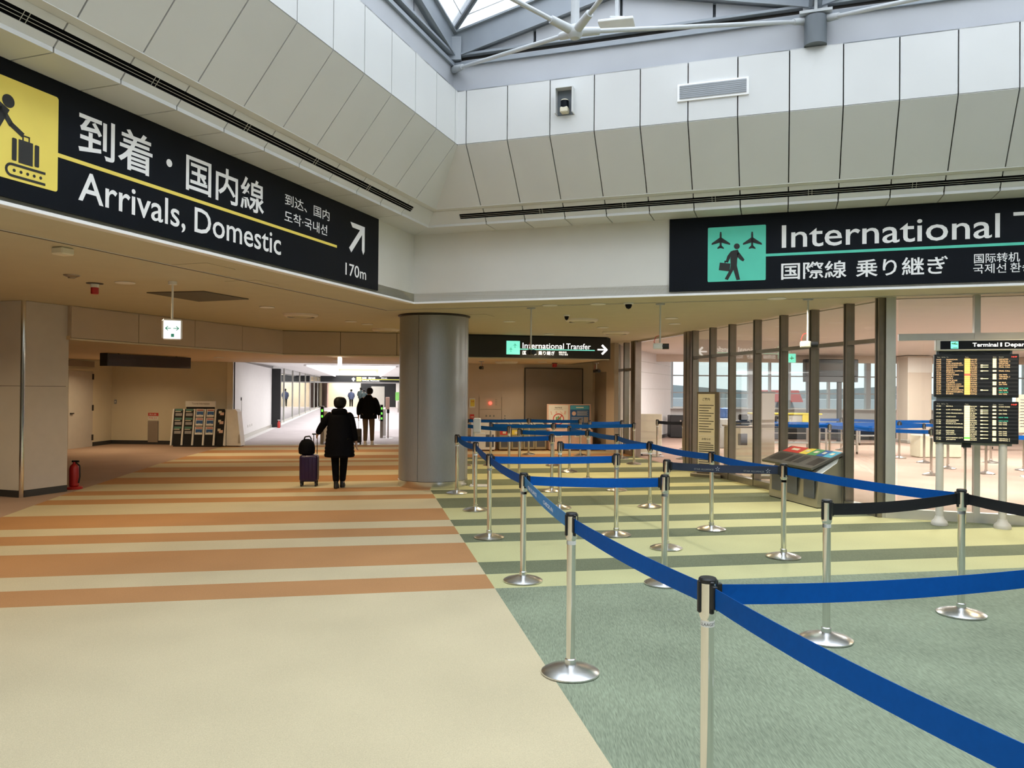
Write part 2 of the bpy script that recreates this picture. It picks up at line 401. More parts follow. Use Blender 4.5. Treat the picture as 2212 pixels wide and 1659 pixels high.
# ---- side and rear walls that close the hall behind and beside the camera
struct(MB().box((-15.9, 7, 1.5), (.2, 36, 3)).obj('wall_far_left', 'wall_cream'), 'cream side wall')
struct(MB().box((5.5, -9, 1.5), (43, .2, 3)).obj('wall_rear', 'wall_cream'), 'cream wall behind the viewer')
struct(MB().box((27.1, 14.5, 1.9), (.2, 49, 3.8)).obj('wall_far_right', 'wall_pink'), 'side wall of the check-in hall')

# ---- atrium walls: white band, soffit panels in four tiers, upper wall
prof = dict(up=((1.174, 5.52), (1.174, 4.832)), slant=((1.174, 4.822), (.632, 4.155)), s1=((.552, 4.135), (.515, 4.090)), s2=((.465, 4.030), (.425, 3.982)), under=((.425, 3.950), (.0, 3.946)))
def tier(f, key, t0, step, n, par, first_q=True, thick=.035, gap=.013):
    (qa, za), (qb, zb) = prof[key]
    dq, dz = qb-qa, zb-za; L = math.hypot(dq, dz); nq, nz = dz/L, -dq/L          # into the wall
    if nq > 0 and key in ('up',): nq, nz = -nq, -nz
    if key == 'up': nq, nz = -1, 0
    elif key in ('slant', 's1', 's2'):
        nq, nz = -abs(dz)/L, abs(dq)/L
    else: nq, nz = 0, 1
    for i in range(-1, n):
        a, b = (0, t0) if i < 0 else (t0+step*i, t0+step*(i+1))
        a1, a2 = max(a+gap/2, qa), max(a+gap/2, qb); b1 = b-gap/2
        pts = [f(a1, qa, za), f(b1, qa, za), f(b1, qb, zb), f(a2, qb, zb)]
        d = f(0, nq*thick, nz*thick) - f(0, 0, 0)
        MB().prism(pts, d).obj('panel', 'panel_white', par)
def atrium_wall(name, f, L, t0, step, n, slot0, lab):
    w = MB().prism([f(-.02, -.0, ZC-.02), f(L, 0, ZC-.02), f(L, 0, 3.99), f(-.02, 0, 3.99)], f(0, -.12, 0)-f(0, 0, 0)).obj(name, 'band_white')
    struct(w, lab)
    MB().prism([f(0, .0, ZC-.03), f(L, .0, ZC-.03), f(L, .0, ZC-.005), f(0, .0, ZC-.005)], f(0, .02, 0)-f(0, 0, 0)).obj('edge_trim', 'sign_white', w)
    # dark backing just behind the panels so that the joints read dark
    bp = [(1.11, 5.5), (1.11, 4.80), (.60, 4.19), (.50, 4.16), (.36, 4.02), (0, 4.0), (-.1, 4.0), (-.1, 5.5)]
    b = MB(); a_ = [f(max(q, -.1), q, z) for q, z in bp]; c_ = [f(L, q, z) for q, z in bp]; nn = len(bp)
    b.add(a_+c_, [tuple(range(nn)), tuple(range(nn, 2*nn))] + [(i, (i+1) % nn, nn+(i+1) % nn, nn+i) for i in range(nn)]); b.obj('backing', 'backing_dark', w)
    for k in ('up', 'slant', 's1', 's2', 'under'): tier(f, k, t0, step, n, w)
    # lip between slanted tier and slotted strip
    MB().prism([f(.632, .632, 4.150), f(L, .632, 4.150), f(L, .545, 4.137), f(.545, .545, 4.137)], (0, 0, .012)).obj('lip', 'panel_white', w)
    # strip either side of the slot, before it begins
    (qa, za), (qb, zb) = (.515, 4.090), (.465, 4.030)
    MB().prism([f(qa, qa, za), f(slot0, qa, za), f(slot0, qb, zb), f(qb, qb, zb)], f(0, -.02, .02)-f(0, 0, 0)).obj('strip_end', 'panel_white', w)
    # upper wall behind, sill cap, ring channel
    MB().prism([f(1.05, 1.05, 5.50), f(L, 1.05, 5.50), f(L, 1.05, 5.96), f(1.05, 1.05, 5.96)], f(0, -.1, 0)-f(0, 0, 0)).obj('upper_wall', 'wall_grey', w)
    MB().prism([f(1.174, 1.174, 5.52), f(L, 1.174, 5.52), f(L, 1.0, 5.52), f(1.0, 1.0, 5.52)], (0, 0, -.012)).obj('cap_sheet', 'steel_paint', w)
    for q, z, h, m in ((1.09, 5.88, .05, 'steel_paint'), (1.10, 6.01, .03, 'steel_paint')):
        MB().prism([f(q, q, z), f(L, q, z), f(L, q, z+h), f(q, q, z+h)], f(0, -.12, 0)-f(0, 0, 0)).obj('ring_channel', m, w)
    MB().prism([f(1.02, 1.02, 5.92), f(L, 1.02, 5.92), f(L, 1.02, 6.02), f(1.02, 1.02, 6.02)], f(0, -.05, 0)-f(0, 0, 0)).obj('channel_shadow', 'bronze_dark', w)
    return w
wl = atrium_wall('wall_left', Lw, LA, 1.254, .5762, 24, 1.07, 'panelled atrium wall on the left')
wr = atrium_wall('wall_right', Rw, LB, 1.292, .5585, 17, .926, 'panelled atrium wall on the right')
for f2, nm in ((lambda t, z: C0+A*LA+B*t+UP*z, 'wall_atrium_rear'), (lambda t, z: C0+B*LB+A*t+UP*z, 'wall_atrium_side')):
    L = LB if nm.endswith('rear') else LA
    d = A if nm.endswith('rear') else B
    struct(MB().prism([f2(0, ZC), f2(L, ZC), f2(L, 6.1), f2(0, 6.1)], d*.1).obj(nm, 'panel_white'), 'white atrium wall out of view')
# slot diffusers
def slot(f, t0, L, lab):
    t = thing('slot_diffuser', lab, 'air diffuser', f(t0, .49, 4.06)); o = t.location.copy()
    (qa, za), (qb, zb) = (.515, 4.090), (.465, 4.030)
    P = lambda t_, k, off=0: f(t_, qa+(qb-qa)*k - off*.6, za+(zb-za)*k + off*.6) - o
    MB().prism([P(t0, 0, .012), P(L, 0, .012), P(L, 1, .012), P(t0, 1, .012)], f(0, -.02, .02)-f(0, 0, 0)).obj('channel', 'slot_black', t)
    for k in (.345, .655):
        MB().tube(P(t0, k, -.001), P(L, k, -.001), .0024, n=5).obj('blade', 'alu_light', t)
    n = 0; x = t0+1.15
    while x < L:
        for d in (0, .04):
            MB().tube(P(x+d, 0, .0), P(x+d, 1, .0), .0025, n=5).obj('clip', 'alu_light', t)
        x += 1.117
slot(Lw, 1.07, LA, 'long black slot air diffuser above the arrivals sign')
slot(Rw, .926, LB, 'long black slot air diffuser above the transfer sign')

# ---- roof: cross-gabled glazing on steel beams, bays of 4.42 m
BAY = 4.42; QB = 1.05; ZV, ZP = 5.98, 6.50
def RP(i, j, z): return C0 + A*(QB+BAY*i) + B*(QB+BAY*j) + UP*z
rf = struct(MB().box(RP(0, 0, ZV+.12), (.22, .22, .3)).obj('window_roof', 'steel_paint'), 'glazed cross-gable roof over the atrium')
def beam(p, q, h=.32, wd=.14, m='steel_paint', lower=True, name='roof_beam'):
    d = (q-p); s = d.cross(UP).normalized()*wd/2
    b = MB()
    b.prism([p-s*.35, q-s*.35, q-s*.35+UP*h, p-s*.35+UP*h], s*.7)
    b.prism([p-s, q-s, q+s, p+s], (0, 0, .025)); b.prism([p-s+UP*h, q-s+UP*h, q+s+UP*h, p+s+UP*h], (0, 0, .025))
    return b.obj(name, m, rf)
nA, nB = 3, 2
for i in range(nA+1):
    for j in range(nB):
        beam(RP(i, j, ZV), RP(i, j+.5, ZP)); beam(RP(i, j+.5, ZP), RP(i, j+1, ZV))
for i in range(nA):
    for j in range(nB+1):
        beam(RP(i, j, ZV), RP(i+.5, j, ZP)); beam(RP(i+.5, j, ZP), RP(i+1, j, ZV))
for i in range(nA):
    for j in range(nB):
        cz = ZP+.40; c = RP(i+.5, j+.5, cz)
        for di, dj in ((0, 0), (1, 0), (0, 1), (1, 1)):
            v = RP(i+di, j+dj, ZV+.40); beam(v+UP*-.03, c+UP*-.03, .1, .07, 'steel_paint', name='valley_bar')
            for m in (RP(i+.5, j+dj, cz), RP(i+di, j+.5, cz)):
                MB().prism([v, m, c], (0, 0, .012)).obj('pane', 'glass_roof', rf)
                for k in range(1, 10):        # glazing bars
                    a, b = m+(c-m)*(k/10), v+(c-v)*(k/10)
                    MB().tube(a+UP*-.008, b+UP*-.008, .006, n=4).obj('glazing_bar', 'steel_light', rf)
# gable infill walls above the ring channel
for f, n in ((lambda t, z: RP(0, t, z), nB), (lambda t, z: RP(t, 0, z), nA)):
    for j in range(n):
        for k in range(4):
            a, b = j+k/4+.004, j+(k+1)/4-.004
            h = lambda u: max(6.05, ZV + (ZP-ZV)*(1-abs((u-j)-.5)*2)+.30)
            nrm = -A if f(0, 0) == RP(0, 0, 0) and n == nB else -B
            MB().prism([f(a-.01, 6.0)+nrm*.09, f(b+.01, 6.0)+nrm*.09, f(b+.01, h(b))+nrm*.09, f(a-.01, h(a))+nrm*.09], nrm*.04).obj('gable_backing', 'steel_dark', rf)  # added behind the panels to block sky light at their gaps
            MB().prism([f(a, 6.03)+nrm*.03, f(b, 6.03)+nrm*.03, f(b, h(b))+nrm*.03, f(a, h(a))+nrm*.03], nrm*.05).obj('gable_panel', 'wall_grey', rf)
# ---- hanging truss nodes with tension rods
def truss(i, j, lab):
    c = RP(i+.5, j+.5, 5.08); t = thing('roof_truss', lab, 'truss', c, group='tension rod trusses under the skylight')
    MB().lathe([(.0, -.075), (.045, -.062), (.07, -.03), (.075, 0), (.07, .03), (.045, .062), (.0, .075)], 16).obj('node', 'steel_light', t, True)
    MB().tube((0, 0, .05), (0, 0, ZP+.36-5.08), .042, n=10).obj('post', 'steel_light', t, True)
    for di, dj in ((0, 0), (1, 0), (0, 1), (1, 1)):
        e = RP(i+di, j+dj, 5.86)-c; d = e.normalized(); e = e-d*.12
        r = MB().tube(d*.06, e, .022, n=10).obj('rod', 'steel_light', t, True)
        MB().tube(d*.05, d*.27, .045, .038, n=12).obj('sleeve', 'steel_light', r, True)
        MB().tube(e-d*.22, e+d*.1, .034, .05, n=12).obj('end_sleeve', 'steel_light', r, True)
truss(0, 0, 'white steel truss node with tension rods under the skylight near the corner')
truss(0, 1, 'white steel tension rod truss above the transfer sign, mostly out of frame')
truss(1, 0, 'white steel truss node with rods above the arrivals sign, out of frame')
truss(1, 1, 'white steel truss node with rods overhead on the right, out of frame')
# bracket and down pipe where two gables meet on the right wall
vj = RP(0, 1, 5.9)
t = thing('beam_bracket', 'pale steel bracket where roof beams meet above the right wall', 'bracket', vj)
MB().box(A*.12+UP*-.02, (.34, .20, .03), B, A).obj('plate', 'steel_light', t)
MB().box(A*.1+UP*.06, (.03, .26, .2), B, A).obj('web', 'steel_light', t)
MB().box(A*.02+UP*.04, (.26, .02, .2), B, A).obj('web', 'steel_light', t)
t = tag(MB().tube(vj+A*.125+UP*-.375, vj+A*.125+UP*-.06, .12, n=20).obj('down_pipe', 'steel_dark', None, True), 'short dark grey pipe below the roof bracket', 'pipe')
# uplight fixture hanging on a pole
lx = V((1.16, 8.9, 5.86))
t = thing('hanging_floodlight', 'flat white floodlight hanging on a pole beside the truss node', 'light fixture', lx)
MB().tube((0, 0, .03), (0, 0, .98), .022, n=10).obj('pole', 'steel_light', t)
MB().rbox((0, 0, 0), (.40, .26, .035), .008, x=V((.97, -.25, 0)), y=V((.25, .97, 0))).obj('housing', 'white_plastic', t)
MB().rbox((0, 0, .045), (.18, .12, .05), .01).obj('gear_box', 'steel_light', t)

# ---- glass partition on the right
g1 = struct(MB().prism([G0+E_*-.07, G0+E_*-.07+G*6.5, G0+E_*.07+G*6.5, G0+E_*.07], (0, 0, .12)).obj('window_1', 'bronze'), 'bronze framed glass partition of the check-in hall')
def post(par, p, a, b, wd, dp, m='bronze', z0=0, z1=ZC, name='post'):
    """a along the wall, b across"""
    MB().box(p+UP*(z0+z1)/2, (wd, dp, z1-z0), a, b if a.cross(b).z > 0 else -b).obj(name, m, par)
    if m == 'bronze':
        MB().box(p+UP*(z0+z1)/2 - E_*(dp/2), (.022, .012, z1-z0-.02), a, b if a.cross(b).z > 0 else -b).obj('gasket', 'bronze_dark', par)
def pane(par, p, q, z0, z1, n):
    MB().prism([p+UP*z0, q+UP*z0, q+UP*z1, p+UP*z1], n*.01).obj('pane', 'glass', par)
ss = [0, .74, 1.63, 2.53, 3.42, 4.39, 5.23, 6.08]
for s in ss[1:]: post(g1, G0+G*s, G, -E_, .075, .13)
post(g1, G0+G*6.38, G, -E_, .30, .15); post(g1, G0, G, -E_, .09, .16)
for a, b in zip(ss, ss[1:]):
    for z0, z1 in ((.12, 2.36), (2.42, ZC-.02)): pane(g1, G0+G*(a+.035), G0+G*(b-.035), z0, z1, E_)
    MB().box(G0+G*((a+b)/2)+UP*2.39, (b-a-.07, .11, .06), G, -E_).obj('transom', 'bronze', g1)
MB().prism([G0+G*6.5+E_*-.05+UP*(ZC-.045), G0+G*9.6+E_*-.05+UP*(ZC-.045), G0+G*9.6+E_*.05+UP*(ZC-.045), G0+G*6.5+E_*.05+UP*(ZC-.045)], (0, 0, .045)).obj('door_track', 'brushed', g1)
# far leaf of the same partition beyond the opening
post(g1, G0+G*9.75, G, -E_, .34, .16); post(g1, G0+G*10.5, G, -E_, .10, .14); post(g1, G0+G*11.3, G, -E_, .12, .14)
for a, b in ((9.93, 10.44), (10.56, 11.23)):
    for z0, z1 in ((.12, 2.2), (2.28, ZC-.02)): pane(g1, G0+G*a, G0+G*b, z0, z1, E_)
    MB().box(G0+G*((a+b)/2)+UP*2.24, (b-a, .11, .07), G, -E_).obj('transom', 'bronze', g1)
    MB().box(G0+G*((a+b)/2)+UP*.06, (b-a, .11, .12), G, -E_).obj('base_rail', 'bronze', g1)
g2 = struct(MB().prism([G0+A*.05, G0+A*.05+B*9, G0-A*.05+B*9, G0-A*.05], (0, 0, .13)).obj('window_2', 'alu_light'), 'front glass partition behind the departure board')
MB().box(G0+B*.10+UP*ZC/2, (.12, .14, ZC), B, -A).obj('post', 'alu_light', g2)
us = [.16, 1.12, 2.24, 3.36, 4.48, 5.6]
for u in us[1:]: MB().box(G0+B*u+UP*ZC/2, (.07, .12, ZC), B, -A).obj('post', 'alu_light', g2)
for a, b in zip(us, us[1:]):
    for z0, z1 in ((.13, 2.38), (2.47, ZC-.02)): pane(g2, G0+B*(a+.035), G0+B*(b-.035), z0, z1, -A)
    MB().box(G0+B*((a+b)/2)+UP*2.425, (b-a-.07, .10, .09), B, -A).obj('transom', 'alu_light', g2)

# ---- back walls
SB = 22.15
wb = struct(MB().prism([Bg(2.86, SB), Bg(6.6, SB), Bg(6.6, SB, 3), Bg(2.86, SB, 3)], G*.2).obj('wall_back', 'wall_pink'), 'beige service wall at the back of the queue')
r0, r1 = 4.56, 6.28
MB().prism([Bg(r0, SB-.03), Bg(r1, SB-.03), Bg(r1, SB-.03, 2.3), Bg(r0, SB-.03, 2.3)], G*.03).obj('recessed_panel', 'taupe', wb)
for r in (r0, r1): MB().prism([Bg(r-.012, SB-.05), Bg(r+.012, SB-.05), Bg(r+.012, SB-.05, 2.32), Bg(r-.012, SB-.05, 2.32)], G*.05).obj('panel_edge', 'bronze_dark', wb)
MB().prism([Bg(r0, SB-.05, 2.3), Bg(r1, SB-.05, 2.3), Bg(r1, SB-.05, 2.32), Bg(r0, SB-.05, 2.32)], G*.05).obj('panel_edge', 'bronze_dark', wb)
we = struct(MB().prism([Bg(6.6, SB+.2), Bg(6.6, SB-2.0), Bg(6.6, SB-2.0, ZC), Bg(6.6, SB+.2, ZC)], E_*.12).obj('wall_return', 'wall_pink'), 'return wall beside the glass partition')
MB().prism([Bg(6.585, SB-.25), Bg(6.585, SB-1.3), Bg(6.585, SB-1.3, 2.2), Bg(6.585, SB-.25, 2.2)], E_*.02).obj('service_door', 'taupe', we)
MB().tube(Bg(6.55, SB-1.2, .98), Bg(6.55, SB-1.06, .98), .012).obj('door_handle', 'chrome', we)
# recess on the left with a door
ra, rb, rc = V((-12.05, 15.2, 0)), V((-11.75, 23.0, 0)), V((-8.22, 22.78, 0))
wc = struct(MB().prism([rb, rc, rc+UP*3, rb+UP*3], (0, .2, 0)).obj('wall_recess_back', 'wall_cream'), 'cream rear wall of the left recess')
wd_ = struct(MB().prism([ra, rb, rb+UP*3, ra+UP*3], (-.2, 0, 0)).obj('wall_recess_side', 'wall_cream'), 'cream side wall of the left recess')
bs = struct(MB().prism([rb+V((0, -.0, 0)), rc, rc+UP*.11, rb+UP*.11], (0, -.02, 0)).obj('baseboard_recess', 'dark_trim'), 'black baseboard in the left recess')
dd = (rb-ra).normalized(); dn = V((dd.y, -dd.x, 0))
q0, q1 = ra+dd*5.65, ra+dd*6.78
MB().prism([q1+dn*.001+dd*.05, rb+dn*.001, rb+dn*.001+UP*.11, q1+dn*.001+dd*.05+UP*.11], dn*.02).obj('baseboard_side', 'dark_trim', bs)
dr = struct(MB().prism([q0+dn*.004, q1+dn*.004, q1+dn*.004+UP*2.1, q0+dn*.004+UP*2.1], dn*.03).obj('door_1', 'door_grey'), 'pale grey door in the left recess')
for z in (.25, 1.08, 1.95): MB().box(q1+dn*.045+UP*z - dd*.02, (.05, .03, .16), dd, -dn).obj('hinge', 'bronze_dark', dr)
MB().box(q0+dn*.06+dd*.12+UP*.95, (.12, .05, .03), dd, -dn).obj('handle', 'bronze_dark', dr)
MB().box((q0+q1)/2+dn*.02+UP*2.13, (q1-q0).length*1 and ((q1-q0).length+.1, .06, .05), dd, -dn).obj('door_head', 'wall_cream', dr)
MB().box((q0+q1)/2+dn*.03+UP*2.30, ((q1-q0).length+.05, .05, .16), dd, -dn).obj('transom_panel', 'taupe', dr)
# corridor beyond the threshold (runs along G)
c0 = V((-8.22, 22.78, 0))
cw = struct(MB().prism([c0+G*.15, c0+G*10.6, c0+G*10.6+UP*2.5, c0+G*.15+UP*2.5], -E_*.15).obj('wall_corridor_left', 'corridor_white'), 'white wall on the left of the bright corridor')
MB().prism([c0+G*.15, c0+G*10.6, c0+G*10.6+UP*.13, c0+G*.15+UP*.13], E_*.03).obj('skirting', 'alu_light', cw)
MB().box(c0+E_*.02+UP*1.25, (.16, .08, 2.5), E_, G).obj('jamb', 'wall_cream', cw)
MB().box(c0+E_*.13+G*.06+UP*1.25, (.03, .06, 2.5), E_, G).obj('jamb_edge', 'bronze_dark', cw)
for k in (.8, 1.25, 1.7): MB().box(c0+E_*.003+G*(3+k)+UP*.38, (.12, .012, .08), G, -E_).obj('socket', 'alu_light', cw)
MB().box(c0+E_*.01+G*2.2+UP*1.32, (.08, .03, .10), G, -E_).obj('switch', 'bronze_dark', cw)
MB().tube(c0+E_*.015+G*2.25+UP*.7, c0+E_*.015+G*2.25+UP*1.27, .008, n=6).obj('cable', 'alu_light', cw)
bp_ = tag(MB().rbox(c0+G*10.8+E_*.15+UP*1.25, (.42, .3, 2.5), .01, E_, G).obj('black_pillar', 'black_plastic'), 'black square post at the end of the white corridor wall', 'post')
sw = struct(MB().prism([c0+G*11, c0+G*49, c0+G*49+UP*.12, c0+G*11+UP*.12], -E_*.1).obj('window_corridor', 'alu_light'), 'long dark glass front along the corridor')
for k in range(8):
    a, b = 11+k*4.75, 11+(k+1)*4.75
    MB().prism([c0+G*(a+.04)+UP*.12, c0+G*(b-.04)+UP*.12, c0+G*(b-.04)+UP*2.62, c0+G*(a+.04)+UP*2.62], -E_*.02).obj('pane', 'glass_shop', sw)
    MB().box(c0+G*b+UP*1.35, (.06, .08, 2.7), G, -E_).obj('mullion', 'alu_light', sw)
MB().prism([c0+G*11-E_*3, c0+G*49-E_*3, c0+G*49-E_*3+UP*2.7, c0+G*11-E_*3+UP*2.7], -E_*.1).obj('shop_back', 'taupe', sw)
for k in range(30):
    p = c0+G*(25+k*.8)-E_*1.2
    MB().prism([p, p+G*.35, p+G*.35+UP*2.4, p+UP*2.4], -E_*.06).obj('curtain_fold', 'wall_cream', sw)
cc = struct(MB().prism([c0+G*.2+UP*2.47-E_*3.2, c0+E_*7+G*.2+UP*2.47, c0+E_*7+G*8+UP*2.62, c0+G*8+UP*2.62-E_*3.2], (0, 0, .05)).obj('ceiling_corridor', 'corridor_white'), 'white corridor ceiling')
for a, b in ((-3.2, 1.5), (5.2, 7)):
    MB().prism([c0+G*8+E_*a+UP*2.62, c0+G*8+E_*b+UP*2.62, c0+G*60+E_*b+UP*2.72, c0+G*60+E_*a+UP*2.72], (0, 0, .05)).obj('ceiling_side', 'corridor_white', cc)
for a, b in ((1.5, 1.6), (5.1, 5.2)):
    MB().prism([c0+G*8+E_*a+UP*2.55, c0+G*8+E_*b+UP*2.55, c0+G*60+E_*b+UP*2.68, c0+G*60+E_*a+UP*2.68], (0, 0, .9)).obj('cove_edge', 'corridor_white', cc)
MB().prism([c0+G*8+E_*1.5+UP*3.4, c0+G*8+E_*5.2+UP*3.4, c0+G*60+E_*5.2+UP*3.5, c0+G*60+E_*1.5+UP*3.5], (0, 0, .05)).obj('light_ceiling', 'lit_white', cc)
MB().prism([c0+G*8+E_*1.5+UP*2.6, c0+G*8+E_*5.2+UP*2.6, c0+G*8+E_*5.2+UP*3.45, c0+G*8+E_*1.5+UP*3.45], -G*.05).obj('cove_end', 'corridor_white', cc)
area('corridor_skylight', c0+G*30+E_*3.3+UP*3.3, E_, G, 3.2, 44, power=1150, col=(1, .98, .97))
area('corridor_lamp', c0+G*4.5+E_*3.4+UP*2.42, E_, G, 4.5, 5, power=125, col=(1, .97, .95))
struct(MB().prism([Bg(2.88, 24), Bg(2.88, 84), Bg(2.88, 84, 3.5), Bg(2.88, 24, 3.5)], E_*.1).obj('wall_corridor_right', 'corridor_white'), 'white wall on the right of the corridor')
fe = c0+G*49
fw = struct(MB().prism([fe-E_*4, fe+E_*7, fe+E_*7+UP*3.5, fe-E_*4+UP*3.5], G*.2).obj('wall_corridor_end', 'wall_cream'), 'warm end wall of the corridor')
fx = V((-9.85, 0, 0))
MB().prism([fe+E_*3.55-G*.1, fe+E_*6.8-G*.1, fe+E_*6.8-G*.1+UP*2.2, fe+E_*3.55-G*.1+UP*2.2], -G*.05).obj('dark_opening', 'black_plastic', fw)
MB().prism([fe+E_*4.5-G*.16, fe+E_*5.7-G*.16, fe+E_*5.7-G*.16+UP*1.9, fe+E_*4.5-G*.16+UP*1.9], -G*.03).obj('lift_door', 'alu_light', fw)
MB().prism([fe+E_*.2-G*.1, fe+E_*.8-G*3, fe+E_*.8-G*3+UP*2.3, fe+E_*.2-G*.1+UP*2.3], -E_*.1).obj('wood_wing', 'pink_board', fw)
for k in (1.6, 3.0): area('wall_washer', fe+E_*k-G*.4+UP*2.5, E_, G, .15, .15, power=30, col=(1, .85, .6))
MB().prism([fe-G*8-E_*.2+UP*2.12, fe-G*8+E_*7+UP*2.12, fe-G*8+E_*7+UP*2.25, fe-G*8-E_*.2+UP*2.25], G*.3).obj('lintel', 'corridor_white', fw)

# ---- check-in hall beyond the glass
hw = struct(MB().prism([V((3.05, 21.9, 0)), V((3.95, 24.4, 0)), V((3.95, 24.4, 3.0)), V((3.05, 21.9, 3.0))], (-.2, 0.05, 0)).obj('wall_hall_left', 'wall_pink'), 'beige wall at the left end of the check-in hall')
pw = struct(MB().prism([V((3.95, 24.4, 0)), V((6.0, 29.6, 0)), V((6.0, 29.6, 3.3)), V((3.95, 24.4, 3.3))], (-.25, 0.1, 0)).obj('wall_hall_partition', 'corridor_white'), 'white panelled partition in the check-in hall')
pd = V((6.0-3.95, 29.6-24.4, 0)); pn = V((pd.y, -pd.x, 0)).normalized(); pd.normalize()
for z in (1.75, 2.28, 2.62): MB().box(V((4.97, 27.0, z))+pn*.002, (5.5, .012, .014), pd, -pn).obj('panel_joint', 'alu_light', pw)
MB().box(V((4.97, 27.0, .06))+pn*.01, (5.6, .03, .12), pd, -pn).obj('skirting', 'dark_trim', pw)
bh = struct(MB().box((15, 27.1, 3.15), (26, .2, .9)).obj('wall_hall_bulkhead', 'wall_pink'), 'beige drop wall at the far side of the check-in hall')
struct(MB().box((15, 33, 3.75), (26, 12, .1)).obj('ceiling_hall', 'corridor_white'), 'white ceiling along the far windows')
fwn = struct(MB().box((15, 38, .42), (26, .3, .85)).obj('window_3', 'white_plastic'), 'far row of tall windows with a white sill')
MB().box((15, 37.8, .87), (26, .5, .05)).obj('sill', 'white_plastic', fwn)
MB().box((15, 38, 3.5), (26, .3, .6)).obj('header', 'white_plastic', fwn)
x = 3.0; k = 0
while x < 27:
    MB().box((x, 38, 2.02), (.22 if k % 3 == 0 else .08, .25, 2.4)).obj('mullion', 'steel_light', fwn)
    if k: MB().box((x-.475, 38.02, 2.02), (.93, .02, 2.4)).obj('pane', 'glass', fwn)
    x += .95; k += 1
for z in (1.62, 2.45): MB().box((15, 38, z), (24, .08, .06)).obj('transom', 'steel_light', fwn)
ex = struct(MB().box((30, 90, -4.2), (200, 102, .2)).obj('ground_apron', 'tarmac'), 'grey airport apron outside')
tag(MB().box((28, 92, -1.6), (46, 6, 5)).obj('terminal_building', 'hangar'), 'long pale grey airport building outside the far windows', 'building')
tag(MB().prism([(27.5, 86, .6), (32, 86, .6), (31.5, 86, 1.9), (28, 86, 1.9)], (0, 3, 0)).obj('red_roof_building', 'red_label'), 'building with a red roof band seen through the far windows', 'building')
tag(MB().prism([(-30, 138, -4), (90, 138, -4), (70, 138, 3.0), (45, 138, 1.6), (20, 138, 3.4), (0, 138, 2.0)], (0, 2, 0)).obj('wooded_hill', 'hill'), 'low grey wooded ridge on the horizon outside', 'hill')
for x, y in ((8, 13.5), (7.5, 18), (7, 23), (12, 14), (12.5, 19), (12, 24), (18, 15), (18, 22)):
    area('hall_lamp', (x, y, 2.95), V((1, 0, 0)), V((0, 1, 0)), 1.25, .16, power=220, col=(1, .95, .90))
area('concourse_lamp', (15, 32, 3.6), V((1, 0, 0)), V((0, 1, 0)), 20, 3, power=500, col=(1, .98, .95))

# ================================================================== SIGNS
NA = -A
FL = (NA, UP, B); FR = (B, UP, A); FE = (E_, UP, -G)
def arrow_ne(x, y, s):
    return [[(x+.06*s, y+s), (x+s, y+s), (x+s, y+.84*s), (x+.20*s, y+.84*s)], [(x+s, y+s), (x+s, y+.16*s), (x+.92*s, y+.04*s), (x+.83*s, y+.18*s), (x+.83*s, y+s)], bar(x+.06*s, y+.06*s, x+.90*s, y+.92*s, .19*s)]
# arrivals sign on the left band
t = thing('arrivals_sign', 'long black Arrivals, Domestic sign with yellow baggage pictogram on left wall', 'sign', Lw(0, .02, 0), frame=FL)
MB().box((-4.9, 3.466, -.002), (7.5, .955, .03)).obj('board', 'black_gloss', t)
pg = flat('pictogram', [rrect(-6.765, 3.118, -6.06, 3.82, .02)], 'sign_yellow', t, .014)
ic = [disc(-6.46, 3.655, .046), bar(-6.50, 3.62, -6.62, 3.38, .11), bar(-6.52, 3.60, -6.435, 3.495, .04), bar(-6.445, 3.505, -6.345, 3.45, .036), bar(-6.62, 3.42, -6.58, 3.14, .05), bar(-6.63, 3.42, -6.68, 3.14, .05),
      rrect(-6.428, 3.255, -6.394, 3.412, .008), rect(-6.378, 3.25, -6.268, 3.415), rrect(-6.252, 3.255, -6.218, 3.412, .008), rect(-6.35, 3.415, -6.341, 3.452), rect(-6.302, 3.415, -6.293, 3.452), rect(-6.35, 3.444, -6.293, 3.453),
      bar(-6.43, 3.226, -6.165, 3.226, .017), bar(-6.43, 3.146, -6.165, 3.146, .017)]
for k in range(8):
    a0, a1 = rad(90+k*22.5), rad(90+(k+1)*22.5); ic.append([(-6.43+.0485*math.cos(a0), 3.186+.0485*math.sin(a0)), (-6.43+.0485*math.cos(a1), 3.186+.0485*math.sin(a1)), (-6.43+.0315*math.cos(a1), 3.186+.0315*math.sin(a1)), (-6.43+.0315*math.cos(a0), 3.186+.0315*math.sin(a0))])
for k in range(5): ic.append(disc(-6.41+k*.052, 3.186, .011, 10))
flat('claim_icon', ic, 'print_black', pg, .018)
flat('colour_line', [rect(-6.06, 3.380, -2.19, 3.410)], 'sign_yellow', t, .014)
letters('lettering', '到着', 'sign_white', t, -5.88, 3.465, .745, .335, .0145, .012, 'box'); flat('lettering', [disc(-4.94, 3.645, .034)], 'sign_white', t, .0135, .001)
letters('lettering', '国内線', 'sign_white', t, -4.735, 3.465, 1.13, .335, .0145, .012, 'box')
letters('lettering', 'Arrivals,', 'sign_white', t, -5.875, 3.108, 1.14, .222, .0145, .008); letters('lettering', 'Domestic', 'sign_white', t, -4.62, 3.108, 1.315, .222, .0145, .008)
letters('lettering', '到达、国内', 'sign_white', t, -3.243, 3.665, .885, .125, .0145, .004, 'box')
letters('lettering', '도착·국내선', 'sign_white', t, -3.25, 3.482, .845, .125, .0145, .004, 'box')
flat('arrow', arrow_ne(-1.90, 3.386, .375), 'sign_white', t, .014)
letters('lettering', '170', 'sign_white', t, -1.985, 3.088, .335, .145, .0145, .008)
letters('lettering', 'm', 'sign_white', t, -1.63, 3.088, .155, .135, .0145, .008)
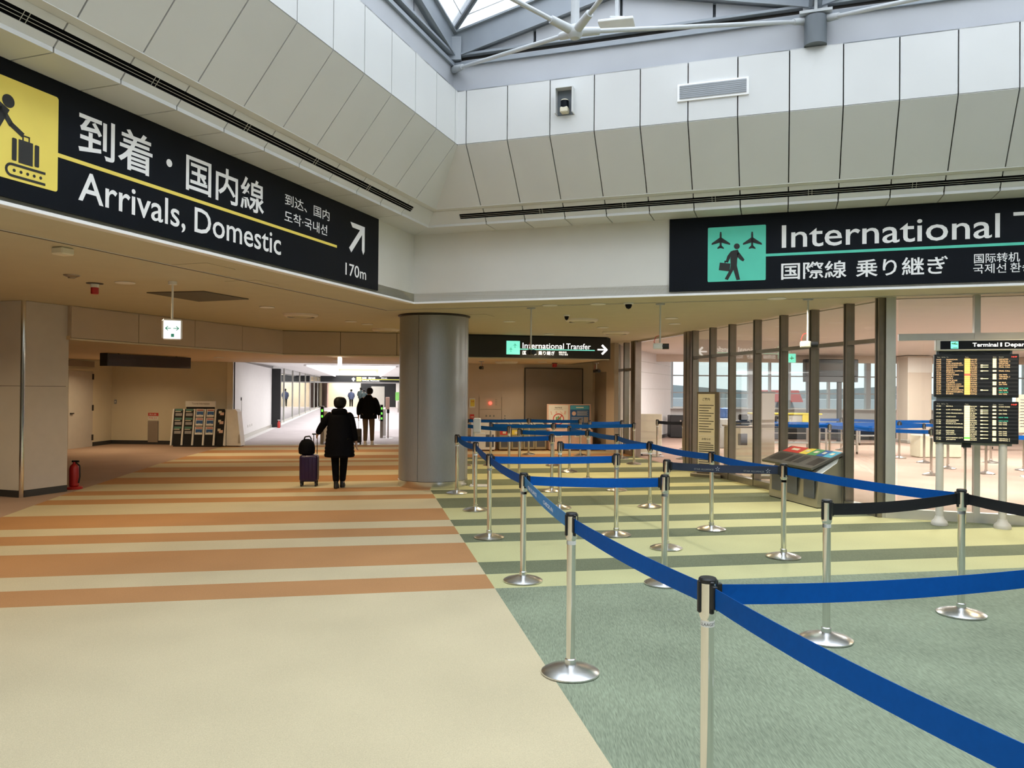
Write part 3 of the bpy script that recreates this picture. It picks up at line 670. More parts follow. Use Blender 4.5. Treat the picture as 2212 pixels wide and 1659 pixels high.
# international transfer sign on the right band
t = thing('transfer_sign', 'large black International Transfer sign with green traveller pictogram on right wall', 'sign', Rw(0, .02, 0), frame=FR)
MB().box((7.2, 3.466, -.002), (6.94, .955, .03)).obj('board', 'black_gloss', t)
pg = flat('pictogram', [rrect(4.223, 3.098, 4.94, 3.802, .015)], 'sign_green', t, .014)
pm = lambda x, y: (4.223+(x-283)*.002037, 3.802-(y-197+(x-283)*.05)*.002037)
def plane_icon(cx, cy):
    return [[pm(cx+a, cy+b) for a, b in p] for p in ([(-4, -66), (4, -66), (6, -50), (6, 30), (-6, 30), (-6, -50)], [(-6, -30), (6, -30), (58, 6), (58, 16), (6, 2), (-6, 2), (-55, 16), (-55, 6)], [(-6, 20), (6, 20), (20, 34), (20, 42), (0, 36), (-20, 42), (-20, 34)])]
ic = plane_icon(362, 290) + plane_icon(553, 290) + [[pm(461+18*math.cos(a*.314), 315+18*math.sin(a*.314)) for a in range(20)]]
for p in ([(436, 342), (468, 336), (474, 356), (464, 395), (462, 440), (424, 440), (422, 390)], [(462, 345), (474, 352), (508, 398), (500, 410), (482, 400), (458, 372)], [(438, 342), (428, 372), (408, 418), (393, 414), (404, 376), (424, 348)],
          [(424, 436), (448, 436), (442, 462), (408, 528), (388, 522), (420, 462)], [(438, 436), (462, 436), (482, 524), (460, 528), (440, 462)], [(358, 418), (422, 424), (418, 474), (352, 466)], [(386, 406), (394, 406), (394, 420), (386, 420)], [(386, 406), (410, 408), (410, 415), (386, 413)]):
    ic.append([pm(*q) for q in p])
flat('traveller_icon', ic, 'print_black', pg, .018)
flat('colour_line', [rect(4.94, 3.397, 10.0, 3.430)], 'sign_green', t, .014)
letters('lettering', 'International', 'sign_white', t, 5.13, 3.499, 2.395, .278, .0145, .006)
letters('lettering', 'Transfer', 'sign_white', t, 7.66, 3.499, 1.62, .278, .0145, .006)
letters('lettering', '国際線', 'sign_white', t, 5.125, 3.093, .76, .215, .0145, .012, 'box')
letters('lettering', '乗り継ぎ', 'sign_white', t, 5.99, 3.093, 1.0, .218, .0145, .012, 'box')
letters('lettering', '国际转机', 'sign_white', t, 7.262, 3.206, .464, .112, .0145, .006, 'box')
letters('lettering', '국제선', 'sign_white', t, 7.254, 3.084, .335, .112, .0145, .004, 'box'); letters('lettering', '환승', 'sign_white', t, 7.63, 3.084, .225, .112, .0145, .004, 'box')
# illuminated transfer sign hung on the bulkhead
pS = V((-2.6, 17.92, 0))
t = thing('lit_transfer_sign', 'illuminated black International Transfer sign with white arrow behind the grey column', 'sign', pS, frame=FE)
MB().box((2.95, 2.69, .0), (4.16, .50, .12)).obj('housing', 'black_plastic', t)
MB().box((2.95, 2.945, -.02), (4.0, .03, .10)).obj('top_cap', 'black_gloss', t)
pg = flat('pictogram', [rect(2.494, 2.512, 2.815, 2.828)], 'lit_green', t, .061)
def pl2(cx, cy, s): return [[(cx-.004, cy-.05*s), (cx+.004, cy-.05*s), (cx+.004, cy+.06*s), (cx-.004, cy+.06*s)], [(cx-.06*s, cy-.01*s), (cx, cy+.03*s), (cx+.06*s, cy-.01*s), (cx, cy+.012*s)], [(cx-.025*s, cy-.05*s), (cx, cy-.03*s), (cx+.025*s, cy-.05*s), (cx, cy-.042*s)]]
flat('plane_icon', pl2(2.70, 2.72, 1) + pl2(2.60, 2.62, 1), 'sign_green', pg, .066)
letters('lettering', 'International', 'lit_white', t, 2.88, 2.662, 1.0, .128, .062, .004); letters('lettering', 'Transfer', 'lit_white', t, 3.94, 2.662, .60, .128, .062, .004)
flat('colour_line', [rect(2.815, 2.628, 4.64, 2.648)], 'lit_green', t, .061)
letters('lettering', '国際線', 'lit_white', t, 2.882, 2.508, .33, .095, .062, .004, 'box'); letters('lettering', '乗り継ぎ', 'lit_white', t, 3.26, 2.508, .40, .095, .062, .004, 'box')
letters('lettering', '国际转机', 'lit_white', t, 3.76, 2.556, .19, .046, .062, .006, 'box'); letters('lettering', '국제선 환승', 'lit_white', t, 3.76, 2.505, .22, .046, .062, .006, 'box')
flat('arrow', [bar(4.71, 2.66, 4.93, 2.66, .035), bar(4.82, 2.77, 4.945, 2.65, .05), bar(4.82, 2.55, 4.945, 2.67, .05)], 'lit_white', t, .061)
# far sign in the corridor
fs = fe - G*8.2
t = thing('corridor_sign', 'distant black and yellow illuminated overhead sign across the corridor', 'sign', fs, frame=FE)
MB().box((4.0, 2.47, 0), (7.2, .52, .2)).obj('housing', 'black_plastic', t)
flat('pictogram', [rect(3.25, 2.28, 3.62, 2.62)], 'lit_yellow', t, .105)
flat('arrow', [disc(3.0, 2.45, .14, 4), rect(2.95, 2.28, 3.05, 2.5)], 'lit_white', t, .105)
letters('lettering', '到着', 'lit_white', t, 3.68, 2.46, .36, .16, .106, .008, 'box'); letters('lettering', '国内線', 'lit_white', t, 4.2, 2.46, .54, .16, .106, .008, 'box'); letters('lettering', 'Arrivals, Domestic', 'lit_white', t, 3.68, 2.28, 1.4, .11, .106, .006)
letters('lettering', '到达', 'lit_white', t, 5.2, 2.5, .5, .11, .106, .008, 'box')
flat('colour_line', [rect(3.62, 2.41, 7.0, 2.44), rect(6.95, 2.26, 7.0, 2.6)], 'lit_yellow', t, .105)

# ================================================================== COLUMNS
cc_ = V((-1.37, 13.72, 0))
t = thing('round_column', 'thick grey metal-clad round column between the orange and green carpets', 'column', cc_)
for k in range(4):      # four curved cladding panels
    a0, a1 = rad(k*90-20)+.006, rad(k*90+70)-.006; n = 16; b = MB(); vs = []
    for z in (.125, ZC-.035):
        for r in (.60, .585): vs += [(r*math.cos(a0+(a1-a0)*i/n), r*math.sin(a0+(a1-a0)*i/n), z) for i in range(n+1)]
    m = n+1; fs = []
    for i in range(n):
        fs += [(i, i+1, 2*m+i+1, 2*m+i), (m+i+1, m+i, 3*m+i, 3*m+i+1), (2*m+i, 2*m+i+1, 3*m+i+1, 3*m+i), (i+1, i, m+i, m+i+1)]
    fs += [(0, 2*m, 3*m, m), (n, m+n, 3*m+n, 2*m+n)]
    b.add(vs, fs).obj('cladding_panel', 'column_metal', t, True)
MB().lathe([(.58, .0), (.58, ZC-.001)], 40).obj('core', 'backing_dark', t, True)
part(MB().lathe([(.602, .004), (.605, .02), (.605, .118), (.596, .123)], 48).obj('base_ring', 'brushed', t, True), 'polished steel base ring')
MB().lathe([(.60, ZC-.032), (.63, ZC-.02), (.63, ZC-.002)], 40).obj('top_ring', 'bronze_dark', t, True)
# square pillar on the left
pe = V((-7.345, 11.745, 0))
t = thing('square_pillar', 'square pillar clad in pale panels with a chrome corner strip at left edge', 'column', pe)
W_ = .80
MB().box(-B*(W_/2)-A*(W_/2)+UP*ZC/2, (W_-.04, W_-.04, ZC-.002), -B, -A if (-B).cross(-A).z > 0 else A).obj('core', 'backing_dark', t)
for z0, z1, m in ((.105, 1.672, 'band_white'), (1.678, ZC-.004, 'band_white')):
    MB().prism([-A*.045+UP*z0, -A*W_+UP*z0, -A*W_+UP*z1, -A*.045+UP*z1], -B*.02).obj('panel', 'door_grey', t)
    MB().prism([-B*.045+UP*z0, -B*W_+UP*z0, -B*W_+UP*z1, -B*.045+UP*z1], -A*.02).obj('panel', m, t)
b = MB().tube(-A*.03-B*.03+UP*.001, -A*.03-B*.03+UP*(ZC-.002), .034, n=16).obj('corner_strip', 'chrome', t, True); part(b, 'rounded chrome corner strip')
MB().prism([-A*.05+B*.004+UP*.001, -A*W_+B*.004+UP*.001, -A*W_+B*.004+UP*.10, -A*.05+B*.004+UP*.10], -B*.02).obj('skirting', 'dark_trim', t)
MB().prism([-B*.05+A*.004+UP*.001, -B*W_+A*.004+UP*.001, -B*W_+A*.004+UP*.10, -B*.05+A*.004+UP*.10], -A*.02).obj('skirting', 'dark_trim', t)

# ================================================================== BELT STANCHIONS
HS = .95
def make_stanchion(name):
    t = thing(name, 'x', 'stanchion', (0, 0, 0), group='belt stanchions of the queue lanes')
    MB().lathe([(.168, .0005), (.173, .006), (.172, .014), (.150, .026), (.10, .040), (.055, .050), (.034, .056)], 40).obj('base', 'brushed', t, True)
    MB().lathe([(.033, .055), (.033, .085), (.0268, .09)], 20).obj('collar', 'brushed', t, True)
    MB().lathe([(.0262, .08), (.0262, .80)], 20).obj('pole', 'chrome', t, True)
    h = MB().lathe([(.028, .790), (.033, .80), (.0335, .81), (.0335, .935)], 24).obj('head', 'chrome', t, True)
    MB().lathe([(.0345, .930), (.0355, .936), (.0355, .944), (.031, .950)], 24).obj('cap', 'black_plastic', h, True)
    for k in range(4):
        a = k*math.pi/2; d = V((math.cos(a), math.sin(a), 0)); s = V((-d.y, d.x, 0))
        MB().rbox(d*.034+UP*.878, (.018, .016, .125), .004, s, -d).obj('belt_slot', 'black_plastic', h)
    return t
st0 = make_stanchion('belt_stanchion')
tagm = MB().lathe([(.0275, .762), (.0275, .785)], 20).mesh('tag_ring'); tagm.materials.append(MATS['white_plastic'])
D = math.atan2
SP = {}
first = True
STL = [
 ('s1', .77, 3.06, 12, 'nearest chrome stanchion with white name tag, its foot below the picture edge', 1),
 ('s0', 2.36, 3.42, 10, 'chrome stanchion at bottom right corner, only its round base edge visible', 0),
 ('x1', 1.28, 1.25, 20, 'chrome stanchion beside the viewer holding the near end of the dark blue belt', 0),
 ('s2', .36, 4.65, 25, 'chrome stanchion whose base straddles the cream and sage carpet edge', 1),
 ('s3', .11, 6.87, 20, 'chrome stanchion on the first pale green stripe, joining light and dark blue belts', 1),
 ('s4', -.245, 8.86, 15, 'fourth stanchion along the carpet edge, counting from the viewer', 1),
 ('s5', -.495, 10.86, 15, 'fifth stanchion along the carpet edge, counting from the viewer', 1),
 ('s6', -.875, 12.62, 5, 'chrome stanchion standing directly in front of the grey round column', 1),
 ('m1', 1.335, 6.81, 8, 'chrome stanchion ending the second blue belt across, overlapping the one behind it', 1),
 ('m2', 1.655, 8.34, 10, 'chrome stanchion where the printed navy belt begins', 0),
 ('n1', 2.765, 7.95, -8, 'chrome stanchion in front of the recycling bin, joining navy and blue belts', 1),
 ('p1', 2.14, 5.31, 18, 'chrome stanchion on sage carpet at the left end of a black belt', 1),
 ('p2', 3.42, 5.95, 15, 'chrome stanchion before the departure board, joining two black belts and a blue one', 1),
 ('x2', 3.80, 4.75, 15, 'chrome stanchion just outside the right edge at the black belt end', 0),
 ('n2', 2.43, 9.50, -15, 'chrome stanchion in front of the tall notice board', 1),
 ('n3', 2.00, 11.30, -15, 'chrome stanchion where the third cross belt meets the right-hand blue belt run', 1),
 ('m3', 1.22, 9.08, 10, 'chrome stanchion at the right end of the belt coming from the fourth edge post', 1),
 ('m4', .69, 11.13, 10, 'chrome stanchion at the left end of the cross belt on the fifth pale stripe', 0),
 ('m5', .67, 12.98, 5, 'chrome stanchion at the right end of the belt starting before the round column', 1),
 ('n4', 1.43, 14.62, -10, 'distant stanchion joining a cross belt to the right-hand blue run', 0),
 ('n3b', 1.77, 13.15, -10, 'chrome stanchion in the right-hand blue run, hidden partly by a nearer post', 0),
 ('b1', .15, 14.76, 10, 'distant stanchion in front of the recycling bins at the left of a belt', 0),
 ('b2', -.05, 15.66, 10, 'distant stanchion before the red recycling label', 0),
 ('b3', -.46, 17.35, 10, 'distant stanchion just right of the white sanitizer stand', 0),
 ('b4', .445, 20.30, 10, 'farthest stanchion, standing close to the recycling bins', 0),
 ('b5', .93, 17.38, 10, 'distant stanchion in front of the pink notice cabinet, left half', 0),
 ('b6', 1.19, 16.08, 0, 'distant stanchion in front of the blue poster', 0),
 ('b7', 1.89, 19.00, 10, 'distant stanchion beside the brown wall panel', 0),
 ('b8', 1.77, 20.15, 10, 'far stanchion touching the right edge of the pink cabinet', 0),
 ('b9', 2.73, 19.36, 10, 'far stanchion against the bronze door post', 0),
 ('b10', 2.80, 17.90, 10, 'distant stanchion at the opening of the glass partition', 0),
 ('a0', -1.05, 17.2, 10, 'distant stanchion hidden behind the right side of the round column', 0),
]
for key, x, y, rz, lab, tg in STL:
    if first: o = st0; o.location = (x, y, .004); o.rotation_euler = (0, 0, rad(rz)); o['label'] = lab; first = False
    else: o = dup(st0, (x, y, .004), rad(rz), lab)
    if tg:
        r = bpy.data.objects.new('name_tag', tagm); COL.objects.link(r); r.parent = o
    SP[key] = V((x, y, 0))
o1 = [o for o in bpy.data.objects if o.get('label', '').startswith('nearest chrome')][0]
# print on the nearest tag: bent around the pole
me = _font_mesh('LLAAGET'); xs = [v.co.x for v in me.vertices]; xa, xb = min(xs), max(xs)
for v in me.vertices:
    a = ((v.co.x-xa)/(xb-xa)-.5)*2.4 - math.pi/2 - rad(20); v.co = V((.0279*math.cos(a), .0279*math.sin(a), .767+v.co.y*.016))
me.materials.append(MATS['print_black']); r = bpy.data.objects.new('tag_lettering', me); COL.objects.link(r); r.parent = [c for c in o1.children if c.name.startswith('name_tag')][0]
def belt(p, q, m, lab, sag=.03, h=.078, text=None, zc=.885):
    a, b = p.copy(), q.copy(); d = (b-a).normalized(); L = (b-a).length; n = V((-d.y, d.x, 0)); a += d*.045; b -= d*.045; L -= .09
    t = thing('queue_belt', lab, 'belt', a+UP*zc, group='retractable belts of the queue lanes')
    N_ = 14; vs = []
    for i in range(N_+1):
        k = i/N_; z = -4*sag*k*(1-k); tw = math.sin(k*math.pi)*.006
        c = d*(L*k)+UP*z
        for dz, s in ((-h/2, -1), (h/2, -1), (h/2, 1), (-h/2, 1)): vs.append(c+UP*dz+n*(s*.0012+ (tw if dz > 0 else -tw)))
    fs = []
    for i in range(N_):
        for j in range(4): fs.append((i*4+j, i*4+(j+1) % 4, (i+1)*4+(j+1) % 4, (i+1)*4+j))
    fs += [(3, 2, 1, 0), tuple(N_*4+j for j in range(4))]
    MB().add(vs, fs).obj('webbing', m, t)
    MB().rbox(d*.002, (.022, .02, h+.012), .003, d, n).obj('belt_clip', 'black_plastic', t)
    MB().rbox(d*(L-.002), (.022, .02, h+.012), .003, d, n).obj('belt_clip', 'black_plastic', t)
    return t, d, n, L
BL = [
 ('s1', 'x1', 'belt_blue', 'dark blue belt from the nearest post to the lower right corner', .03),
 ('s1', 's0', 'belt_blue', 'bright blue belt from the nearest post to the right picture edge', .02),
 ('s2', 's1', 'belt_blue', 'dark blue belt between the nearest two carpet edge posts', .015),
 ('s4', 's3', 'belt_blue', 'dark blue belt between the third and fourth carpet edge posts', .02),
 ('s5', 's4', 'belt_blue', 'dark blue belt between the fourth and fifth carpet edge posts', .02),
 ('s6', 's5', 'belt_blue', 'dark blue belt running off the post before the round column', .03),
 ('s3', 'm1', 'belt_blue', 'second bright blue belt across, starting at the third carpet edge post', .012),
 ('s4', 'm3', 'belt_blue', 'bright blue belt across, starting at the fourth carpet edge post', .01),
 ('m4', 'n3', 'belt_blue', 'bright blue belt across, ending at the right-hand belt run', .012),
 ('s6', 'm5', 'belt_blue', 'bright blue belt across, starting before the round column', .015),
 ('b1', 'n4', 'belt_blue', 'blue belt across in front of the recycling bins and pink cabinet', .015),
 ('n4', 'n3b', 'belt_blue', 'farthest blue belt of the right-hand run', .015),
 ('n3b', 'n3', 'belt_blue', 'right-hand run blue belt left of the notice board', .02),
 ('n3', 'n2', 'belt_blue', 'right-hand run blue belt crossing the glass partition opening', .02),
 ('n2', 'n1', 'belt_blue', 'right-hand run blue belt crossing below the notice board', .02),
 ('n1', 'p2', 'belt_blue', 'long blue belt passing the recycling bin to the departure board', .02),
 ('b6', 'n4', 'belt_blue', 'short distant blue belt slanting in front of the blue poster', .015),
 ('p1', 'p2', 'belt_black', 'black belt in front of the glass, left of the departure board post', .02),
 ('p2', 'x2', 'belt_black', 'black belt leaving the departure board post to the right edge', .02),
 ('b4', 'b8', 'belt_blue', 'far thin blue belt crossing the two posters', .01),
 ('b3', 'b5', 'belt_blue', 'far blue belt from beside the sanitizer stand to the pink cabinet', .01),
 ('b5', 'b10', 'belt_blue', 'far blue belt from the pink cabinet to the glass opening', .01),
 ('b7', 'b9', 'belt_blue', 'far blue belt in front of the brown wall panel and door post', .01),
 ('a0', 'b2', 'belt_blue', 'distant blue belt passing behind the sanitizer stand', .01),
]
for a, b, m, lab, sg in BL: belt(SP[a], SP[b], m, lab, sg)
belt(SP['b4']+V((-1.6, -.35, 0)), SP['b4'], 'belt_blue', 'far blue belt in front of the utility cabinet', .01)
t, d, n, L = belt(SP['s3'], SP['s2'], 'belt_light_blue', 'light blue printed belt between the second and third carpet edge posts', .02)
fr_ = (d, UP, d.cross(UP))
def put_print(t, d, txt, at, wd, cap, m):
    """flat print on the belt face that looks towards the viewer"""
    me = _font_mesh(txt, .01); vs = [v.co.copy() for v in me.vertices]; xa, xb = min(v.x for v in vs), max(v.x for v in vs); nrm = d.cross(UP)
    mid = t.location + d*at
    if nrm.dot(V((0, 0, 0))-V((mid.x, mid.y, 0))) < 0: d2 = -d; nrm = -nrm
    else: d2 = d
    for v, c in zip(me.vertices, vs): v.co = d*at + d2*((c.x-xa)/(xb-xa)-.5)*wd + UP*(c.y*cap*1.4-.018-.012) + nrm*.009
    me.materials.append(MATS[m]); o = bpy.data.objects.new('belt_print', me); COL.objects.link(o); o.parent = t; return o
put_print(t, d, 'STAR ALLIANCE', .55, .5, .028, 'sign_white'); put_print(t, d, 'CHECK-IN', 1.35, .42, .028, 'sign_white')
t, d, n, L = belt(SP['m2'], SP['n1'], 'belt_navy', 'dark navy belt printed with white star logos before the bin', .01)
for at in (.42, .92):
    put_print(t, d, 'STAR ALLIANCE', at-.08, .20, .018, 'print_grey')
    nrm = d.cross(UP); mid = d*(at+.06)
    if nrm.dot(-(t.location+mid)) < 0: nrm = -nrm
    b = MB()
    for k in range(5):
        a0, a1 = rad(90+72*k), rad(90+72*(k+2)); p = [mid+d*.022*math.cos(x)+UP*(.022*math.sin(x)-.012)+nrm*.009 for x in (a0, a1)]
        b.tube(p[0]+(p[1]-p[0])*.0, p[0]+(p[1]-p[0])*.36, .0016, n=4)
    b.obj('star_print', 'sign_white', t)

# ================================================================== CEILING FIXTURES
LAMP = 2.8
def downlight(x, y, z, lab, on=0., r=.09, col=(1, .77, .46)):
    t = thing('downlight', lab, 'downlight', (x, y, z-.012), group='recessed ceiling downlights')
    MB().lathe([(r, .011), (r+.025, .011), (r+.03, .006), (r+.022, 0), (r, .002)], 24).obj('trim_ring', 'white_plastic', t, True)
    MB().lathe([(r-.002, .006), (r-.01, .003), (.001, .003)], 20).obj('lens', 'lamp_lens' if on else 'lens_off', t)
    if on: area('lamp', (x, y, z-.03), V((1, 0, 0)), V((0, 1, 0)), r*1.8, r*1.8, power=on*LAMP, col=col, disk=True, spread=150)
DL = [(-4.78, 9.64, 'downlight between the red alarm lamp and the exit sign', 9), (-3.90, 12.43, 'downlight right of the dark ceiling hatch', 9), (-3.09, 14.95, 'downlight in the row left of the round column, nearer one', 9), (-2.89, 15.56, 'downlight in the row left of the round column, farther one', 0),
      (-.06, 14.66, 'downlight just right of the round column top', 9), (.56, 11.81, 'downlight beside the ceiling rod of the transfer sign camera', 0), (1.26, 11.57, 'downlight left of the black dome camera', 0), (1.83, 15.87, 'downlight between the two round air diffusers', 9), (2.79, 13.74, 'downlight beside the middle camera rod', 9), (3.08, 14.86, 'downlight nearest the partition opening', 0), (.84, 17.82, 'downlight just before the illuminated transfer sign', 8)]
for x, y, l, on in DL: downlight(x, y, ZC, l, on)
downlight(3.61, 10.70, ZC, 'brightly lit downlight below the big transfer sign', 14, .10, (1, .95, .85))
for x, y, l in ((-5.6, 6.0, 'downlight left of the arrivals sign, out of frame'), (-8.6, 9.2, 'downlight beyond the square pillar, out of frame'), (6.2, 8.6, 'downlight at the right end of the transfer sign, out of frame')): downlight(x, y, ZC, l, 10)
for x, y, l in ((-7.2, 19.2, 'downlight of the low ceiling before the brochure rack'), (-10.4, 20.6, 'downlight of the low ceiling before the grey door'), (-4.6, 20.6, 'downlight of the low ceiling before the corridor'), (.8, 20.6, 'downlight of the low ceiling before the pink cabinet')): downlight(x, y, ZL, l, 10, col=(1, .75, .44))
def diffuser(x, y, z, lab):
    t = thing('round_diffuser', lab, 'air diffuser', (x, y, z), group='round ceiling air diffusers')
    MB().lathe([(.30, -.001), (.29, -.03), (.24, -.055), (.235, -.05), (.27, -.004)], 32).obj('outer_cone', 'ceiling_light', t, True)
    MB().lathe([(.20, -.002), (.19, -.045), (.12, -.06), (.001, -.06)], 28).obj('inner_plate', 'ceiling_beige', t, True)
    MB().lathe([(.262, -.001), (.262, -.004)], 28).obj('throat', 'bronze_dark', t)
for x, y, l in ((-3.69, 13.63, 'round air diffuser on the ceiling left of the round column'), (-2.73, 16.85, 'round air diffuser partly hidden by the round column'), (1.25, 14.15, 'nearer round air diffuser above the queue'), (2.26, 17.09, 'farther round air diffuser right of the illuminated sign')): diffuser(x, y, ZC, l)
diffuser(-.15, 20.6, ZL, 'round air diffuser below the illuminated sign')
def cctv(x, y, lab, zb, ang, box='white_plastic', z0=ZC):
    t = thing('ceiling_camera', lab, 'camera', (x, y, z0), group='cameras on ceiling rods')
    MB().lathe([(.07, -.001), (.065, -.014), (.02, -.018)], 20).obj('ceiling_plate', 'steel_paint', t, True)
    MB().tube((0, 0, -.01), (0, 0, zb-z0+.05), .014, n=10).obj('rod', 'pillar_grey', t, True)
    d = V((math.cos(ang), math.sin(ang), 0)); s = V((-d.y, d.x, 0))
    h = MB().rbox(-d*.03+UP*(zb-z0), (.14, .09, .085), .012, d, s).obj('body', box, t)
    MB().tube(d*.035+UP*(zb-z0-.004), d*.13+UP*(zb-z0-.004), .042, n=14).obj('lens_hood', 'black_plastic', h, True)
    MB().path([V((0, 0, zb-z0+.16)), -d*.06+UP*(zb-z0+.14), -d*.09+UP*(zb-z0+.06), -d*.06+UP*(zb-z0+.03)], .005, 5).obj('cable', 'red_label', h)
cctv(.29, 12.23, 'small camera on a rod hanging in front of the illuminated sign', 2.27, rad(-70), 'black_plastic')
cctv(2.17, 11.50, 'camera on a rod left of the glass partition, above the opening', 2.34, rad(-12))
cctv(4.07, 10.78, 'cream camera on a rod in front of the glass partition', 2.34, rad(-15), 'paper_cream')
cctv(-.80, 20.4, 'small black camera under the low ceiling left of the utility cabinet', 2.25, rad(-100), 'black_plastic', ZL)
cctv(2.25, 20.9, 'small black camera under the low ceiling near the side door', 2.2, rad(-60), 'black_plastic', ZL)
def dome(x, y, lab, r):
    t = thing('dome_camera', lab, 'camera', (x, y, ZC))
    MB().lathe([(r*1.25, -.001), (r*1.2, -.02), (r, -.026)], 24).obj('housing', 'white_plastic', t, True)
    MB().lathe([(r*.85, -.024), (r*.8, -.05), (r*.55, -.08), (.002, -.095)], 20).obj('dome', 'black_gloss', t, True)
dome(1.69, 11.41, 'black dome camera on the ceiling below the white band', .06); dome(.92, 13.31, 'smaller dome camera near the round air diffuser', .045)
t = thing('ceiling_box', 'small cream square box on the ceiling at upper left', 'detector', (-4.18, 7.26, ZC)); MB().rbox((0, 0, -.035), (.14, .14, .068), .012, NA, B).obj('body', 'paper_cream', t)
t = thing('smoke_detector', 'small round detector on the ceiling left of the red alarm lamp', 'detector', (-5.10, 9.04, ZC)); MB().lathe([(.09, -.001), (.085, -.012), (.04, -.03), (.035, -.04), (.002, -.04)], 20).obj('body', 'bronze', t, True)
t = thing('alarm_lamp', 'red alarm lamp on the ceiling at upper left', 'alarm', (-5.21, 9.75, ZC))
MB().lathe([(.10, -.001), (.095, -.008), (.05, -.012)], 20).obj('plate', 'bronze_dark', t, True); MB().lathe([(.05, -.01), (.05, -.055)], 18).obj('neck', 'white_plastic', t, True); part(MB().lathe([(.046, -.055), (.046, -.125), (.04, -.135), (.002, -.136)], 18).obj('lamp', 'red_paint', t, True), 'red lens')
t = thing('alarm_lamp', 'red alarm lamp under the low ceiling above the brown panel', 'alarm', (1.15, 21.2, ZL)); MB().lathe([(.08, -.001), (.075, -.02)], 16).obj('plate', 'bronze_dark', t, True); part(MB().lathe([(.065, -.02), (.065, -.11), (.002, -.12)], 16).obj('lamp', 'red_paint', t, True), 'red lens')
# exit sign lamp hanging on a rod
t = thing('exit_sign', 'white lit exit sign with green double arrow hanging by a rod', 'sign', (-4.14, 9.52, ZC))
MB().lathe([(.05, -.001), (.05, -.04), (.02, -.045)], 16).obj('ceiling_plate', 'white_plastic', t, True); MB().tube((0, 0, -.03), (0, 0, -.46), .013, n=10).obj('rod', 'white_plastic', t, True)
dv = V((4.14, -9.52, 0)).normalized(); xv = UP.cross(dv); xv = -dv.cross(UP)
hb = MB().rbox((0, 0, -.585), (.23, .10, .25), .02, xv if xv.cross(-dv).z > 0 else xv, -dv).obj('housing', 'white_plastic', t)
fo = bpy.data.objects.new('face', MB().prism([xv*a+dv*.052+UP*(b-.585) for a, b in ((-.095, -.115), (.095, -.115), (.095, .105), (-.095, .105))], dv*.004).mesh('face')); fo.data.materials.append(MATS['lit_white']); COL.objects.link(fo); fo.parent = t
b = MB()
for s in (-1, 1):
    P_ = lambda u, w_: xv*u*s+dv*.058+UP*(w_-.575)
    for (u0, w0), (u1, w1) in (((.012, .0), (.072, .0)), ((.075, .0), (.045, .025)), ((.075, .0), (.045, -.025))):
        b.tube(P_(u0, w0), P_(u1, w1), .0065, n=4)
b.obj('double_arrow', 'sign_green', t)
MB().box(xv*.005+dv*.058+UP*-.66, (.035, .004, .04), xv, -dv).obj('small_pictogram', 'sign_green', t)
t = thing('exit_sign', 'slim lit exit sign seen edge-on below the bulkhead', 'sign', (-4.05, 18.4, ZL)); MB().rbox((0, 0, -.12), (.09, .5, .23), .015, E_, G).obj('housing', 'lit_white', t)
# dark hatch in the ceiling
t = tag(MB().prism([V((x, y, ZC-.001)) for x, y in ((-4.97, 10.62), (-4.11, 10.41), (-3.81, 11.29), (-4.67, 11.64))], (0, 0, -.012)).obj('ceiling_hatch', 'hatch_dark'), 'dark square hatch in the beige ceiling behind the exit sign', 'hatch')
for i, (x, y) in enumerate(((-3.3, 8.35), (-3.2, 9.6), (-.6, 13.6))):
    t = tag(MB().box((x, y, ZC-.003), (.45, .45, .004), NA, B if NA.cross(B).z > 0 else -B).obj('access_panel', 'ceiling_beige'), ['flush square access panel in the ceiling above the exit sign rod', 'flush square access panel between exit sign and arrivals sign', 'flush access panel in the ceiling right of the round column'][i], 'access panel')
t = thing('hanging_box', 'dark unlit sign box hanging below the low ceiling in the left recess', 'sign', (-8.5, 18.3, ZL))
hd = V((-7.99+8.99, 19.34-17.19, 0)).normalized(); hn = V((hd.y, -hd.x, 0))
MB().rbox((0, 0, -.15), (2.3, .22, .27), .008, hd, -hn).obj('housing', 'box_dark', t); MB().rbox(-hd*1.16+UP*-.145, (.04, .24, .285), .006, hd, -hn).obj('end_cap', 'black_plastic', t)
for s in (-.8, .8): MB().tube(hd*s+UP*-.001, hd*s+UP*-.03, .02, n=8).obj('hanger', 'black_plastic', t)
# grille and recessed sensor on the right atrium wall
o_ = Rw(0, 1.174, 0)
t = thing('wall_grille', 'rectangular grey grille framed in white on the upper right panels', 'grille', o_, frame=FR)
MB().box((4.365, 5.165, .012), (.80, .20, .022)).obj('frame', 'sign_white', t); MB().box((4.365, 5.165, .026), (.75, .155, .008)).obj('mesh', 'grille_grey', t)
for k in range(7): MB().box((4.365, 5.10+k*.0215, .031), (.745, .006, .004)).obj('slat', 'grille_grey', t)
t = thing('beam_detector', 'cream and black beam detector in a recessed niche on upper right panels', 'detector', o_, frame=FR)
nb = MB()
for c, s in (((2.505, 5.21, .03), (.012, .31, .17)), ((2.72, 5.21, .03), (.012, .31, .17)), ((2.6125, 5.365, .03), (.225, .012, .17))): nb.box(c, s)
nb.obj('hood', 'panel_white', t); MB().box((2.6125, 5.21, .002), (.21, .31, .01)).obj('niche_back', 'steel_dark', t)
MB().rbox((2.61, 5.10, .05), (.10, .07, .10), .012).obj('foot', 'paper_cream', t); MB().tube((2.61, 5.12, .05), (2.61, 5.215, .05), .048, n=18).obj('eye', 'black_gloss', t, True); MB().tube((2.61, 5.215, .05), (2.61, 5.23, .05), .05, .04, n=18).obj('top_cap', 'paper_cream', t, True)

